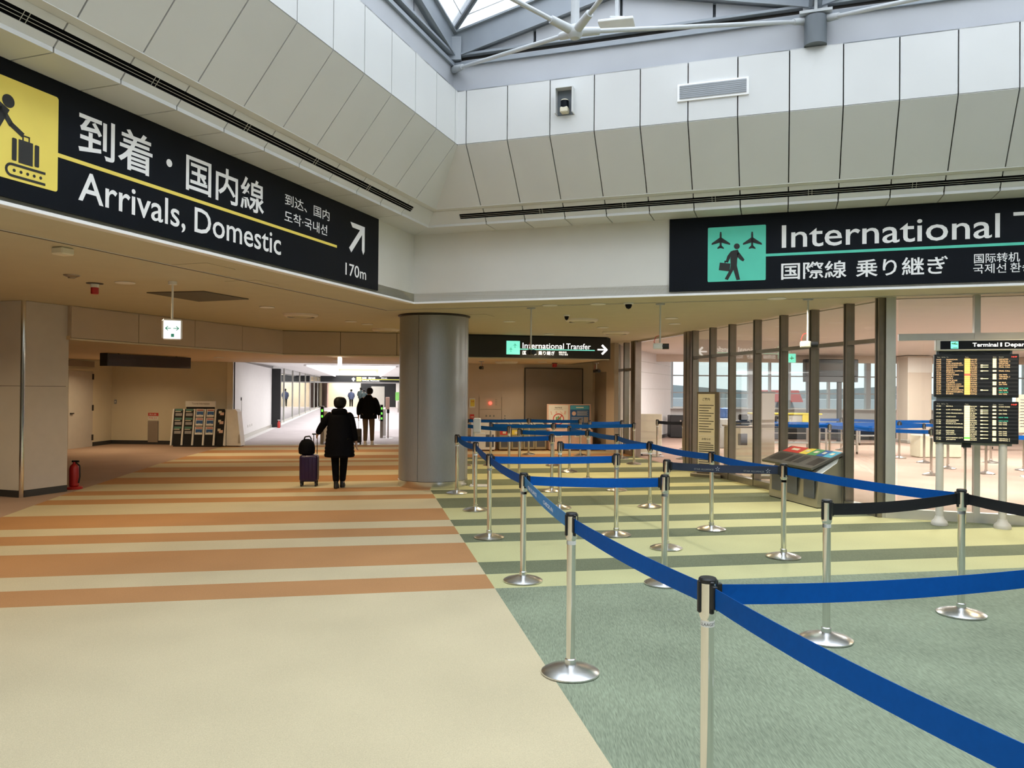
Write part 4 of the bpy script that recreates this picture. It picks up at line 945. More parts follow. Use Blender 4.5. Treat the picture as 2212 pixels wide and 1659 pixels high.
# ================================================================== LEFT RECESS
wd2 = (rc-rb).normalized(); wn2 = V((wd2.y, -wd2.x, 0))
def onrec(x, z, off=.0): return rb + wd2*x + wn2*off + UP*z
FW = (wd2, UP, wn2)
t = thing('wall_switch', 'small grey switch on the cream wall of the left recess', 'switch', onrec(.12, 1.235), frame=FW); MB().rbox((0, 0, .012), (.075, .125, .022), .006).obj('plate', 'steel_paint', t); MB().rbox((0, 0, .026), (.03, .05, .01), .003).obj('rocker', 'white_plastic', t)
t = thing('extinguisher_niche', 'grey recessed fire cabinet with red label on the cream wall', 'cabinet', onrec(0, 0), frame=FW)
MB().rbox((1.27, .37, .02), (.30, .62, .035), .006).obj('cabinet_door', 'taupe', t); MB().box((1.27, .37, .004), (.33, .65, .008)).obj('frame', 'alu_light', t)
flat('red_label', [rect(1.11, .83, 1.42, .92)], 'red_label', t, .004); letters('lettering', '消火器', 'paper_white', t, 1.14, .85, .22, .05, .0075, .004, 'box'); flat('white_label', [rect(1.11, .715, 1.42, .82)], 'paper_white', t, .004); letters('lettering', 'FIRE EX', 'red_label', t, 1.14, .75, .24, .04, .0075, .003)
# brochure rack
rk = V((-8.83, 22.15, 0)); rx = V((1, .0, 0)); ry = V((0, 1, 0))
t = thing('brochure_rack', 'white five-column brochure rack with a header sign in the left recess', 'brochure rack', rk)
xs5 = [-.64, -.34, -.04, .26, .56]
MB().rbox((0, .24, .53), (1.50, .06, 1.04), .01).obj('back_panel', 'white_plastic', t); MB().box((0, .1, .02), (1.44, .3, .04)).obj('plinth', 'black_plastic', t)
for x in [-.79, -.49, -.19, .11, .41, .71]:
    MB().prism([(x-.02, .25, .03), (x-.02, -.05, .03), (x-.02, .13, 1.06), (x-.02, .25, 1.06)], (.04, 0, 0)).obj('divider', 'white_plastic', t)
for i, x in enumerate(xs5):
    MB().prism([(x-.125, -.0, .04), (x+.125, -.0, .04), (x+.125, .155, 1.03), (x-.125, .155, 1.03)], (0, .02, 0)).obj('shelf_board', 'black_plastic', t)
    for k in range(3):
        z = .34+k*.25; yb = lambda zz: .0+.155*(zz-.04)/.99-.012
        quad = lambda x0, x1, z0, z1, e=0: [V((x0, yb(z0)-e, z0)), V((x1, yb(z0)-e, z0)), V((x1, yb(z1)-e, z1)), V((x0, yb(z1)-e, z1))]
        nm = ('green landscape', 'green landscape', 'white and blue', 'white and blue', 'dark photo')[i]
        br = tag(MB().prism([rk+q for q in quad(x-.105, x+.105, z, z+.225)], (0, -.008, 0)).obj('brochure', ('black_plastic', 'black_plastic', 'paper_white', 'paper_white', 'black_plastic')[i]), '%s brochure, %s row of the %s rack column' % (nm, ('bottom', 'middle', 'top')[k], ('first', 'second', 'third', 'fourth', 'fifth')[i]), 'brochure', 'brochures in the rack')
        def pr(x0, x1, z0, z1, m): MB().prism([rk+q+V((0, -.009, 0)) for q in quad(x+x0, x+x1, z+z0, z+z1)], (0, -.002, 0)).obj('print', m, br)
        if i < 2: pr(-.10, .10, .165, .22, 'brochure_green'); pr(-.10, .06, .135, .155, 'paper_cream'); pr(-.09, .10, .02, .10, 'brochure_grey')
        elif i < 4: pr(-.085, .095, .175, .20, 'red_paint'); pr(-.085, .10, .055, .15, 'blue_print'); pr(-.03, .05, .03, .08, 'paper_white')
        else: pr(-.06, .02, .10, .17, 'paper_cream'); pr(-.02, .09, .05, .13, 'pink_board')
hd_ = MB().rbox((-.05, .20, 1.20), (.86, .03, .17), .006).obj('header_board', 'white_plastic', t); letters('lettering', 'Tourist Information', 'print_grey', hd_, 0, 0, .5, .05); l = hd_.children[0]; l.rotation_euler = (rad(90), 0, 0); l.location = (-.29, .18, 1.19)
MB().box((-.05, .2, 1.09), (.80, .03, .06)).obj('header_bracket', 'black_plastic', t)
t = thing('white_cabinet', 'white tapered display cabinet at right end of the brochure rack', 'cabinet', (-7.97, 22.2, 0))
MB().prism([(-.11, 0, .03), (.30, 0, .03), (.19, 0, 1.0), (.13, 0, 1.06), (-.11, 0, 1.06)], (0, .35, 0)).obj('body', 'white_plastic', t); MB().box((.09, .17, .015), (.36, .3, .03)).obj('plinth', 'black_plastic', t); MB().prism([(.22, -.004, .1), (.285, -.004, .1), (.265, -.004, .35), (.235, -.004, .35)], (0, .006, 0)).obj('grey_panel', 'alu_light', t)
# fire extinguisher behind the pillar
t = thing('fire_extinguisher', 'red fire extinguisher on a stand behind the square pillar', 'fire extinguisher', (-7.15, 12.82, 0))
MB().lathe([(.13, .001), (.13, .03), (.12, .04)], 20).obj('stand', 'red_paint', t, True); MB().lathe([(.06, .04), (.075, .06), (.075, .33), (.06, .38), (.025, .41), (.02, .44)], 20).obj('cylinder', 'red_paint', t, True)
MB().rbox((.02, 0, .45), (.12, .025, .03), .006).obj('lever', 'black_plastic', t); MB().path([V((.03, 0, .43)), V((.10, -.02, .38)), V((.105, -.02, .2)), V((.09, -.03, .1))], .012, 8).obj('hose', 'rubber', t, True)

# ================================================================== BACK OF THE QUEUE
FB = (E_, UP, -G)
ob = Bg(0, SB-.01)
t = thing('utility_cabinet', 'beige flush utility cabinet with red lamp in the back wall', 'cabinet', ob, frame=FB)
MB().box((3.56, 1.29, .008), (.64, .34, .012)).obj('lamp_panel', 'wall_pink', t); MB().box((3.56, .90, .008), (.64, .42, .012)).obj('lower_panel', 'wall_pink', t); MB().box((4.02, 1.08, .008), (.26, .78, .012)).obj('side_panel', 'wall_pink', t)
l = part(MB().tube((3.55, 1.295, .01), (3.55, 1.295, .05), .045, n=18).obj('signal_lamp', 'led_red', t, True), 'glowing red lamp')
for k in range(4): MB().box((3.72, 1.40-k*.05, .017), (.05, .012, .004)).obj('name_strip', 'print_grey', t)
for k in range(3): MB().box((3.44+k*.11, .93, .018), (.04, .05, .012)).obj('push_button', 'print_grey', t)
for z in (.93, .86): MB().box((3.98, z, .018), (.04, .03, .012)).obj('lock', 'print_grey', t)
t = tag(MB().box((0, 0, 0), (.17, .27, .008)).obj('yellow_notice', 'paper_white'), 'yellow paper notice beside the round column', 'notice'); t.matrix_world = Matrix.Translation(ob+E_*3.03+UP*1.30-G*.01) @ Matrix([[E_.x, 0, -G.x, 0], [E_.y, 0, -G.y, 0], [0, 1, 0, 0], [0, 0, 0, 1]])
flat('print_block', [rect(-.05, -.10, .07, .10)], 'yellow_label', t, .004); letters('lettering', '注意', 'red_label', t, -.03, .02, .08, .045, .0075, .003, 'box')
t = tag(MB().box((0, 0, 0), (.12, .15, .008)).obj('red_sign', 'red_label'), 'small red sign with white arrow low beside the round column', 'sign'); t.matrix_world = Matrix.Translation(ob+E_*3.03+UP*.90-G*.01) @ Matrix([[E_.x, 0, -G.x, 0], [E_.y, 0, -G.y, 0], [0, 1, 0, 0], [0, 0, 0, 1]])
flat('white_arrow', [rect(-.04, -.01, .02, .01), [(.02, -.03), (.05, 0), (.02, .03)]], 'paper_white', t, .004)
# white machine behind the sanitizer
def unit(name, lab, cat, r, s, w_, d_, h_, m, group=None):
    t = thing(name, lab, cat, Bg(r, s), frame=(E_, G, UP), group=group); MB().rbox((0, d_/2, h_/2+.02), (w_, d_, h_-.02), .012).obj('body', m, t); MB().box((0, d_/2+.02, .012), (w_-.06, d_-.06, .022)).obj('plinth', 'black_plastic', t); return t
t = unit('white_bin', 'white bin cabinet behind the sanitizer stand', 'bin', 3.25, 21.2, .60, .5, .82, 'white_plastic'); MB().rbox((.15, -.006, .28), (.22, .01, .34), .004).obj('window', 'bin_window', t); MB().box((0, .18, .835), (.44, .2, .012)).obj('slot', 'bin_dark', t)
cols = ('red_label', 'yellow_label', 'green_print', 'blue_print')
for k in range(4):
    rr = 3.84+k*.335
    t = unit('recycling_bin', 'steel recycling bin with %s label in the back row' % ('red', 'yellow', 'green', 'blue')[k], 'bin', rr, 21.25, .33, .45, .62, 'bin_steel', 'recycling bins at the back')
    flat('colour_label', [rect(-.15, 0, .15, .13)], cols[k], t).matrix_local = Matrix.Translation((0, -.004, .44)) @ Matrix.Rotation(rad(90), 4, 'X')
    MB().rbox((0, -.005, .24), (.23, .01, .28), .004).obj('window', 'bin_window', t)
    MB().prism([(-.15, -.02, .63), (.15, -.02, .63), (.15, .40, .74), (-.15, .40, .74)], (0, 0, .02)).obj('lid', 'white_plastic', t); MB().prism([(-.10, .10, .683), (.10, .10, .683), (.10, .26, .725), (-.10, .26, .725)], (0, 0, .004)).obj('opening', 'bin_dark', t)
    MB().box((-.03, -.009, .50), (.09, .004, .06)).obj('pictogram', 'paper_cream', t)
# pink notice cabinet with two posters
t = unit('notice_cabinet', 'pink notice cabinet standing before the brown wall panel', 'cabinet', 5.68, 21.1, 1.24, .35, .58, 'pink_board')
MB().rbox((0, .30, .92), (1.27, .05, .74), .01).obj('back_board', 'pink_board', t); MB().box((-.001, -.003, .32), (.008, .006, .50)).obj('door_joint', 'taupe', t)
for x in (-.37, .20, .46): MB().rbox((x, -.006, .42), (.22 if x != .46 else .20, .008, .09), .003).obj('label_plate', 'paper_white', t); MB().box((x, -.011, .42), (.14, .003, .022)).obj('label_print', 'print_grey', t)
FQ = lambda dx, dz: t.matrix_world
def poster(name, lab, m, x, z, w_, h_):
    base = Bg(5.68, 21.1) + E_*x + G*.265 + UP*z
    p = thing(name, lab, 'poster', base, frame=FB); MB().box((0, 0, 0), (w_, h_, .008)).obj('sheet', m, p); return p
p = poster('notice_poster', 'white NOTICE poster with a red prohibition ring on the pink cabinet', 'paper_white', -.31, .93, .56, .66)
letters('lettering', 'NOTICE', 'print_black', p, -.10, .24, .20, .04, .006, .006); flat('rule', [rect(-.13, .205, .13, .212)], 'print_grey', p, .004)
rg_ = []
for k in range(24):
    a0, a1 = rad(k*15), rad(k*15+15); rg_.append([(.16*math.cos(a), -.06+.16*math.sin(a)) for a in (a0, a1)] + [(.135*math.cos(a), -.06+.135*math.sin(a)) for a in (a1, a0)])
flat('prohibition_ring', rg_ + [bar(-.10, -.16, .10, .04, .026)], 'red_label', p, .006); flat('goods', [rect(-.07, -.14, -.03, 0), rect(-.02, -.15, .02, .02), rect(.03, -.14, .07, -.01)], 'green_print', p, .004)
flat('sketches', [bar(-.22, .16, -.19, .06, .03), bar(-.06, .16, -.06, .10, .04), bar(.05, .16, .12, .08, .02), bar(.20, .17, .18, .07, .05)], 'pink_board', p, .004); flat('text_lines', [rect(-.2, -.26-.03*k, .2, -.25-.03*k) for k in range(3)], 'print_grey', p, .004)
p = poster('rules_poster', 'blue poster with light text on the right of the pink cabinet', 'blue_print', .31, .93, .56, .66)
flat('title_band', [rect(-.27, .21, .27, .32)], 'cyan_print', p, .004); flat('text_lines', [rect(-.08, .16-.028*k, .24-.03*(k % 2), .168-.028*k) for k in range(5)] + [rect(-.24, -.02-.03*k, .10, -.012-.03*k) for k in range(5)] + [rect(-.11, .255, .11, .285)], 'paper_white', p, .006); flat('round_picture', [disc(-.17, .10, .06)], 'pink_board', p, .004); flat('picture', [rect(.12, -.16, .25, 0)], 'brochure_grey', p, .004); flat('yellow_band', [rect(-.24, -.30, -.02, -.22), rect(.02, -.30, .24, -.22)], 'yellow_label', p, .004)
# hand sanitizer stand
t = thing('sanitizer_stand', 'white hand sanitizer dispenser on a slim stand beside the round column', 'dispenser', (-.60, 13.62, 0))
MB().rbox((.05, 0, .012), (.34, .26, .022), .01).obj('foot', 'white_plastic', t); MB().tube((-.06, 0, .02), (-.06, 0, 1.0), .018, n=10).obj('pole', 'pillar_grey', t, True)
MB().rbox((0, -.03, 1.06), (.13, .11, .25), .02, seg=2).obj('dispenser', 'white_plastic', t); MB().rbox((.06, -.03, .92), (.16, .10, .012), .004).obj('drip_tray', 'white_plastic', t); MB().path([V((-.06, 0, 1.15)), V((-.12, -.02, 1.17)), V((-.16, -.02, 1.10))], .008, 6).obj('arm', 'black_plastic', t)
# tall free-standing notice board
nb_ = V((3.88, 15.45, 0)); nx = (V((4.14, 15.78, 0))-V((3.88, 16.11, 0))).normalized(); nx = V((math.cos(rad(-35)), math.sin(rad(-35)), 0)); nz = nx.cross(UP)
t = thing('notice_board', 'tall framed notice board with printed rules in front of the glass', 'notice board', nb_, frame=(nx, UP, nz))
MB().rbox((0, .87, 0), (.46, 1.60, .06), .008).obj('frame', 'bronze', t); MB().box((-.03, .87, .032), (.34, 1.52, .006)).obj('sheet', 'paper_cream', t); MB().rbox((.02, .035, 0), (.62, .07, .42), .01).obj('foot', 'bronze', t)
letters('lettering', 'ご案内', 'print_black', t, -.11, 1.50, .15, .055, .036, .012, 'box'); letters('lettering', 'お知らせ', 'print_black', t, -.12, .72, .18, .045, .036, .01, 'box')
flat('text_lines', [rect(-.18, 1.40-.052*k, .12-.05*((k*7) % 3), 1.413-.052*k) for k in range(11)] + [rect(-.18, .66-.042*k, .12-.06*((k*5) % 4 == 0), .674-.042*k) for k in range(13)], 'print_black', t, .035); flat('sheet_edge', [rect(-.19, .80, .13, .808)], 'paper_white', t, .035)

# ================================================================== RECYCLING BIN AND DEPARTURE BOARD
bf = V((4.25, 12.0, 0)); bx = -G; by = E_         # local x along the front towards the viewer, y into the partition
t = thing('recycling_station', 'steel recycling station with coloured slanted lid in front of the glass partition', 'bin', V((4.15, 12.62, 0)), frame=(bx, by, UP))
L_ = 1.36; d_ = .50
MB().prism([(0, 0, .02), (0, d_, .02), (0, d_, .78), (0, d_-.06, .78), (0, .03, .46)], (L_, 0, 0)).obj('body', 'bin_steel', t)
MB().box((L_/2, d_/2, .011), (L_-.02, d_-.02, .02)).obj('plinth', 'black_plastic', t)
for k in range(3): MB().rbox((.24+k*.46, -.004, .27), (.28, .008, .27), .003).obj('window', 'bin_window', t)
lp = lambda x, k, off=0: V((x, -.10+.52*k, .56+.22*k+off))
MB().prism([lp(-.03, 0), lp(L_+.03, 0), lp(L_+.03, 1), lp(-.03, 1)], (0, -.012, .032)).obj('lid', 'bin_lid', t)
for x0, x1, m in ((.02, .50, 'red_label'), (.50, .72, 'yellow_label'), (.72, .96, 'green_print'), (.96, 1.14, 'blue_print'), (1.14, 1.36, 'cyan_print')):
    MB().prism([lp(x0, .62, .036), lp(x1-.01, .62, .036), lp(x1-.01, .97, .036), lp(x0, .97, .036)], (0, 0, .003)).obj('colour_label', m, t)
    MB().box(lp((x0+x1)/2, .8, .041), ((x1-x0)*.4, .06, .003), V((1, 0, 0)), V((0, .92, .39)).normalized()).obj('label_print', 'paper_cream', t)
for x0, x1 in ((.06, .44), (.54, .70), (.76, .92), (1.12, 1.34)): MB().prism([lp(x0, .12, .036), lp(x1, .12, .036), lp(x1, .52, .036), lp(x0, .52, .036)], (0, 0, .003)).obj('opening', 'bin_dark', t)
for k, m in enumerate(('red_label', 'yellow_label', 'green_print', 'blue_print', 'cyan_print')): MB().prism([(.22+k*.22, .012, .39), (.42+k*.22, .012, .39), (.42+k*.22, .036, .455), (.22+k*.22, .036, .455)], (0, -.006, 0)).obj('front_label', m, t)
MB().prism([(L_-.01, -.02, .52), (L_+.025, .0, .47), (L_+.025, .30, .66), (L_-.01, .36, .74)], (-.12, 0, -.01)).obj('bin_liner', 'bag_white', t)
# departure board
fd = V((5.457, 9.985, 0))
t = thing('departure_board', 'departure board with two amber timetable screens on grey posts before the glass', 'departure board', fd, frame=FR)
for x in (.0, .70):
    MB().add(*(lambda m: (m.v, m.f))(MB().tube((x, .07, .0), (x, 1.06, .0), .046, n=20))).obj('post', 'pillar_grey', t, True)
    b = MB(); prof_ = [(.095, .005), (.098, .03), (.09, .055), (.06, .085), (.05, .12)]
    n = 24; vs = []; fs = []
    for r, z in prof_: vs += [(x+r*math.cos(2*math.pi*i/n), z, r*math.sin(2*math.pi*i/n)) for i in range(n)]
    for k in range(len(prof_)-1): fs += [(k*n+i, k*n+(i+1) % n, (k+1)*n+(i+1) % n, (k+1)*n+i) for i in range(n)]
    fs += [tuple(range(n)), tuple(range((len(prof_)-1)*n, len(prof_)*n))]; b.add(vs, fs).obj('post_foot', 'pillar_grey', t, True)
MB().box((.38, 1.64, -.03), (.84, 1.22, .06)).obj('back_frame', 'steel_paint', t)
hz_ = MB().rbox((.85, 2.29, .02), (1.82, .145, .12), .008).obj('header', 'alu_light', t)
MB().box((.87, 2.29, .082), (1.76, .105, .006)).obj('header_panel', 'black_gloss', hz_); flat('pictogram', [rect(.105, 2.245, .19, 2.335)], 'lit_green', hz_, .085); flat('plane_icon', [bar(.115, 2.31, .18, 2.30, .012), bar(.14, 2.305, .16, 2.325, .008), rect(.13, 2.252, .18, 2.258)], 'green_print', hz_, .089); letters('lettering', 'Terminal', 'lit_white', hz_, .348, 2.268, .277, .046, .0855, .012); letters('lettering', '1', 'lit_white', hz_, .65, 2.268, .018, .046, .0855, .012); letters('lettering', 'Departures', 'lit_white', hz_, .70, 2.268, .385, .046, .0855, .012)
MB().box((.38, 2.20, .0), (.78, .035, .05)).obj('spacer', 'black_plastic', t)
rowsA = 'SHANGHAI|CEBU|LOS ANGELES|HOCHIMINH CITY|SHANGHAI|SEOUL|BEIJING CAPITAL|FUZHOU|HONG KONG|MACAU|SEOUL|SAN JOSE|TAIPEI|MEXICO CITY|SHANGHAI PUDONG|ABU DHABI|SAN FRANCISCO|BANGKOK(BKK)|DUBAI'.split('|')
stA = ['DEPARTED', 'TERMINAL 2', 'DEPARTED', 'GATE CLOSE', 'FINAL CALL', '', 'FINAL CALL', '', 'ON TIME', 'TERMINAL 2', 'ON TIME', '', 'BY BUS', 'ON TIME', '', 'NEW TIME', 'ON TIME', 'NEW GATE', 'ON TIME']
rowsB = 'SEOUL||LOS ANGELES||SAN FRANCISCO||CHICAGO||SINGAPORE|HOUSTON|KUALA LUMPUR||BANGKOK(BKK)||DENVER|NEWARK|JAKARTA||HOCHIMINH CITY|JAKARTA'.split('|')
stB = ['CODE SHARE', '', 'ON TIME', '', 'ON TIME', '', 'NEW TIME', '', 'NEW GATE', 'ON TIME', 'ON TIME', '', 'ON TIME', '', 'ON TIME', 'ON TIME', 'ON TIME', '', 'TERMINAL 2', 'TERMINAL 2']
def screen(z1, z0, rows, sts, mt, mc, lab):
    x0, x1 = -.075, .855
    s = part(MB().rbox(((x0+x1)/2, (z0+z1)/2, .03), (x1-x0, z1-z0, .07), .006).obj('screen', 'screen_black', t), lab)
    n = len(rows); top = z1-.052; dz = (top-z0-.03)/n
    flat('row_band', [rect(x0+.01, top-dz*(i+1)+.002, x1-.01, top-dz*i-.002) for i in range(0, n, 2)], 'screen_row', s, .065, .001)
    for txt, x, w_ in (('Time', -.045, .035), ('Old Time', .005, .045), ('To', .062, .02), ('Flight', .27, .04), ('Gate', .575, .035), ('Remarks', .64, .05)): letters('lettering', txt, 'paper_cream', s, x, z1-.042, w_, .013, .068)
    letters('lettering', '14:47', 'led_red', s, .775, z1-.042, .06, .016, .068)
    g = {k: [] for k in ('txt', 'teal', 'air', 'gate', 'org')}
    for i, r in enumerate(rows):
        z = top-dz*(i+.82); h = dz*.60
        if r:
            letters('lettering', r, mt, s, .06, z, min(.19, .0155*len(r)), h, .068); letters('lettering', '%d:%02d' % (14+(i*3)//20 if mc == 'led_orange' else 17, (35+i*7) % 60), mt, s, -.05, z, .05, h, .068)
        g['air'].append(rect(.262, top-dz*(i+.93), .325, top-dz*(i+.06)))
        if r or i % 2: letters('lettering', ('NH', 'UA', 'SQ', 'CX', 'JL', 'AC')[i % 6]+str(100+i*37), mt, s, .33, z, .07 if r else .05, h, .068)
        if sts[i]:
            g['gate'].append(rect(.572, top-dz*(i+.93), .612, top-dz*(i+.06)))
            letters('lettering', sts[i], 'led_teal' if sts[i].startswith('NEW') else mt, s, .64, z, min(.12, .0125*len(sts[i])), h, .068)
        if i in (3, 4, 6, 10, 16) or (mc != 'led_orange' and r and i % 2 == 0): g['txt'] += [rect(.44, z, .465, z+h), rect(.465, z+h*.25, .525, z+h*.75)]
    flat('airline_cell', g['air'], mc, s, .066, .001); flat('gate_cell', g['gate'], 'led_cell', s, .066, .001); flat('counter_cell', g['txt'], 'led_cell', s, .066, .001)
    if mc == 'led_orange': flat('airline_cell', [rect(.262, top-dz*8.93, .325, top-dz*8.06)], 'led_red', s, .0675, .001)
    else: flat('airline_cell', [rect(.262, top-dz*18.93, .325, top-dz*18.06)], 'led_green', s, .0675, .001)
screen(2.173, 1.635, rowsA, stA, 'led_text', 'led_orange', 'upper screen, amber timetable rows'); screen(1.583, 1.06, rowsB, stB, 'led_text2', 'led_cell', 'lower screen, pale yellow timetable rows')
for x in (.30,): MB().box((x, 1.03, -.01), (.10, .06, .05)).obj('cable_box', 'black_plastic', t); MB().tube((x, .0+.004, -.06), (x, 1.03, -.06), .013, n=8).obj('cable_pipe', 'chrome', t, True)

# ================================================================== CORRIDOR THINGS
def gate(x, y, lab, h=1.15):
    t = thing('gate_post', lab, 'gate', (x, y, 0), frame=(E_, G, UP))
    MB().rbox((0, .0, h/2), (.10, .16, h), .012).obj('tower', 'bronze', t); MB().rbox((0, -.083, h-.30), (.085, .012, .55), .005).obj('display', 'black_gloss', t)
    for k in range(3): MB().box((0, -.092, h-.14-k*.17), (.05, .006, .07)).obj('green_light', 'led_green', t)
    MB().rbox((.10, .35, h*.46), (.10, .8, h*.80), .012).obj('barrier_body', 'white_plastic', t)
gate(-5.71, 23.6, 'passage gate post with green lights left of the walking woman'); gate(-4.45, 26.78, 'passage gate post with green lights right of the man')
t = thing('thermometer_stand', 'slim stand with an oval face thermometer beyond the man', 'thermometer', (-4.19, 26.56, 0))
MB().rbox((0, 0, .008), (.34, .30, .014), .005).obj('foot', 'brushed', t); MB().tube((0, 0, .01), (0, 0, .95), .022, n=10).obj('pole', 'taupe', t, True); MB().rbox((0, -.02, .92), (.09, .08, .14), .02).obj('bracket', 'black_plastic', t); MB().rbox((-.02, -.03, 1.19), (.14, .04, .42), .019, seg=3).obj('head', 'pink_board', t)
t = thing('red_extinguisher_far', 'tiny red fire extinguisher at the foot of the black corridor post', 'fire extinguisher', c0+G*10.2+E_*.35); t.name = 'fire_extinguisher.001'
MB().lathe([(.05, .005), (.06, .02), (.06, .22), (.02, .28), (.015, .32)], 14).obj('cylinder', 'red_label', t, True); MB().box((0, 0, .33), (.10, .03, .03)).obj('lever', 'white_plastic', t)
t = thing('green_sign', 'small bright green sign near the far lift', 'sign', fe+E_*7.0-G*20, frame=FE); t.location = V((-8.12, 56, 0)); MB().rbox((0, 1.15, 0), (.42, .6, .06), .02).obj('panel', 'green_sign', t); MB().tube((0, .0, 0), (0, .8, 0), .04, n=8).obj('pole', 'taupe', t)

# ================================================================== CHECK-IN HALL THINGS
sl = [('r1', 6.2, 20.2), ('r2', 7.35, 18.1), ('r3', 8.6, 16.05), ('r4', 9.95, 13.7), ('q1', 7.4, 23.5), ('q2', 9.6, 22.8), ('q3', 11.8, 22.0), ('q4', 14.2, 21.2), ('k1', 10.0, 20.2), ('k2', 9.96, 18.91), ('k3', 9.75, 17.5), ('k4', 11.66, 19.06), ('k5', 11.25, 17.2), ('k6', 9.94, 16.41)]
HL = dict(r1='leftmost stanchion of the front belt row behind the glass', r2='second stanchion from left of the front belt row behind the glass', r3='third stanchion of the front belt row, left of the departure board', r4='stanchion of the front belt row hidden behind the departure board',
          q1='leftmost stanchion of the rear belt row behind the glass', q2='second stanchion from left of the rear belt row behind the glass', q3='third stanchion of the rear belt row, before the hall column', q4='rightmost stanchion of the rear belt row behind the glass',
          k1='stanchion inside the hall just left of the departure board, farther of the pair', k2='stanchion inside the hall just left of the departure board, nearer of the pair', k3='stanchion seen between the departure board posts, near the left post', k4='farther stanchion seen between the departure board posts', k5='stanchion seen just left of the right departure board post', k6='nearest stanchion inside the hall behind the departure board')
for k, x, y in sl:
    dup(st0, (x, y, .004), rad(20), HL[k])['group'] = 'belt stanchions behind the glass'; SP[k] = V((x, y, 0))
for k, x, y, lab in (('o1', 3.72, 20.0, 'stanchion in the partition opening beside the beige rolling board'), ('o2', 4.25, 19.4, 'stanchion in the partition opening next to the bronze post'), ('o3', 5.0, 22.6, 'stanchion deeper inside the partition opening')): dup(st0, (x, y, .004), rad(20), lab)['group'] = 'belt stanchions behind the glass'; SP[k] = V((x, y, 0))
BN = dict(r1='first front post', r2='second front post', r3='third front post', r4='last front post', q1='first rear post', q2='second rear post', q3='third rear post', q4='last rear post', k1='farther board-side post', k2='nearer board-side post', k3='left post behind board', k4='far post behind board', k5='right post behind board')
for a, b in (('r1', 'r2'), ('r2', 'r3'), ('r3', 'r4'), ('q1', 'q2'), ('q2', 'q3'), ('q3', 'q4'), ('k1', 'k4'), ('k3', 'k5'), ('r1', 'k1'), ('r2', 'k2')):
    belt(SP[a], SP[b], 'belt_blue', 'blue belt inside the hall from %s to %s' % (BN[a], BN[b]), .015)[0]['group'] = 'queue belts behind the glass'
belt(SP['o1'], SP['o2'], 'belt_navy', 'short dark belt seen through the partition opening', .01); belt(SP['o3'], SP['o2'], 'belt_blue', 'blue belt running back through the partition opening', .01)
t = thing('hall_column', 'broad beige square column in the check-in hall', 'column', (13.6, 26.5, 0)); MB().rbox((0, 0, 1.475), (.80, .8, 2.93), .02).obj('shaft', 'wall_pink', t); MB().rbox((0, 0, .06), (.84, .84, .11), .01).obj('base_trim', 'alu_light', t); MB().box((0, -.405, 2.62), (.82, .02, .5)).obj('sign_panel', 'ceiling_light', t)
t = thing('monitor_gantry', 'dark monitor gantry on legs in the check-in hall', 'display', (10.65, 26.2, 0))
MB().rbox((0, 0, 2.50), (1.75, .3, .58), .02).obj('monitor_bank', 'black_plastic', t); MB().rbox((0, 0, 2.12), (1.75, .25, .18), .01).obj('shelf', 'dark_trim', t)
for x in (-.72, -.45, .30, .62): MB().rbox((x, 0, 1.02), (.13, .13, 2.04), .01).obj('leg', 'dark_trim', t)
def table(x, y, w_, lab, tray=None):
    t = thing('inspection_table', lab, 'table', (x, y, 0)); MB().rbox((0, 0, .77), (w_, .6, .035), .008).obj('tabletop', 'table_steel', t)
    for sx in (-1, 1):
        for sy in (-1, 1):
            l = MB().tube((sx*(w_/2-.08), sy*.24, .07), (sx*(w_/2-.08), sy*.24, .755), .03, n=10).obj('leg', 'table_steel', t, True); MB().tube((sx*(w_/2-.08)-.015, sy*.24, .04), (sx*(w_/2-.08)+.015, sy*.24, .04), .036, n=12).obj('caster', 'rubber', l, True)
    MB().box((0, 0, .30), (w_-.2, .5, .025)).obj('lower_shelf', 'table_steel', t); MB().box((0, .25, .55), (w_-.1, .02, .025)).obj('rail', 'table_steel', t)
table(7.45, 21.4, 1.6, 'steel inspection table on casters behind the glass, with the yellow tray'); table(9.0, 21.6, 1.0, 'steel inspection table right of the yellow tray table'); table(11.6, 25.3, 1.1, 'steel inspection table left of the beige hall column'); table(14.2, 23.6, 1.0, 'steel inspection table right of the beige hall column')
t = thing('yellow_tray', 'long yellow framed baggage gauge on the inspection table', 'tray', (7.45, 21.4, .79)); MB().rbox((0, 0, .30), (1.9, .45, .04), .01).obj('rim', 'yellow_label', t); MB().rbox((0, 0, .14), (1.8, .40, .26), .02).obj('box', 'alu_light', t)
for x in (-.6, -.05, .5): MB().rbox((x, -.205, .16), (.18, .02, .24), .008).obj('yellow_clip', 'yellow_label', t)
MB().rbox((-.45, -.2, .16), (.5, .03, .16), .02).obj('dark_pad', 'black_plastic', t)
t = thing('dark_conveyor', 'long low black conveyor along the far side of the hall', 'conveyor', (11.0, 28.2, 0)); MB().rbox((0, 0, .24), (8.0, .7, .46), .03).obj('body', 'black_plastic', t); MB().box((0, 0, .48), (7.9, .5, .03)).obj('rubber_belt', 'rubber', t)
t = thing('rolling_board', 'beige rolling partition board in the glass opening', 'partition', (3.62, 20.45, 0)); MB().rbox((0, 0, .58), (.60, .05, 1.0), .01).obj('board', 'paper_cream', t); MB().rbox((0, 0, .055), (.58, .30, .025), .008).obj('foot_plate', 'white_plastic', t)
for x in (-.24, .24): MB().tube((x-.02, -.12, .024), (x+.02, -.12, .024), .022, n=10).obj('caster', 'rubber', t, True)
for z in (.45, .62, .90): MB().box((0, -.028, z), (.59, .006, .008)).obj('fold', 'wall_pink', t)
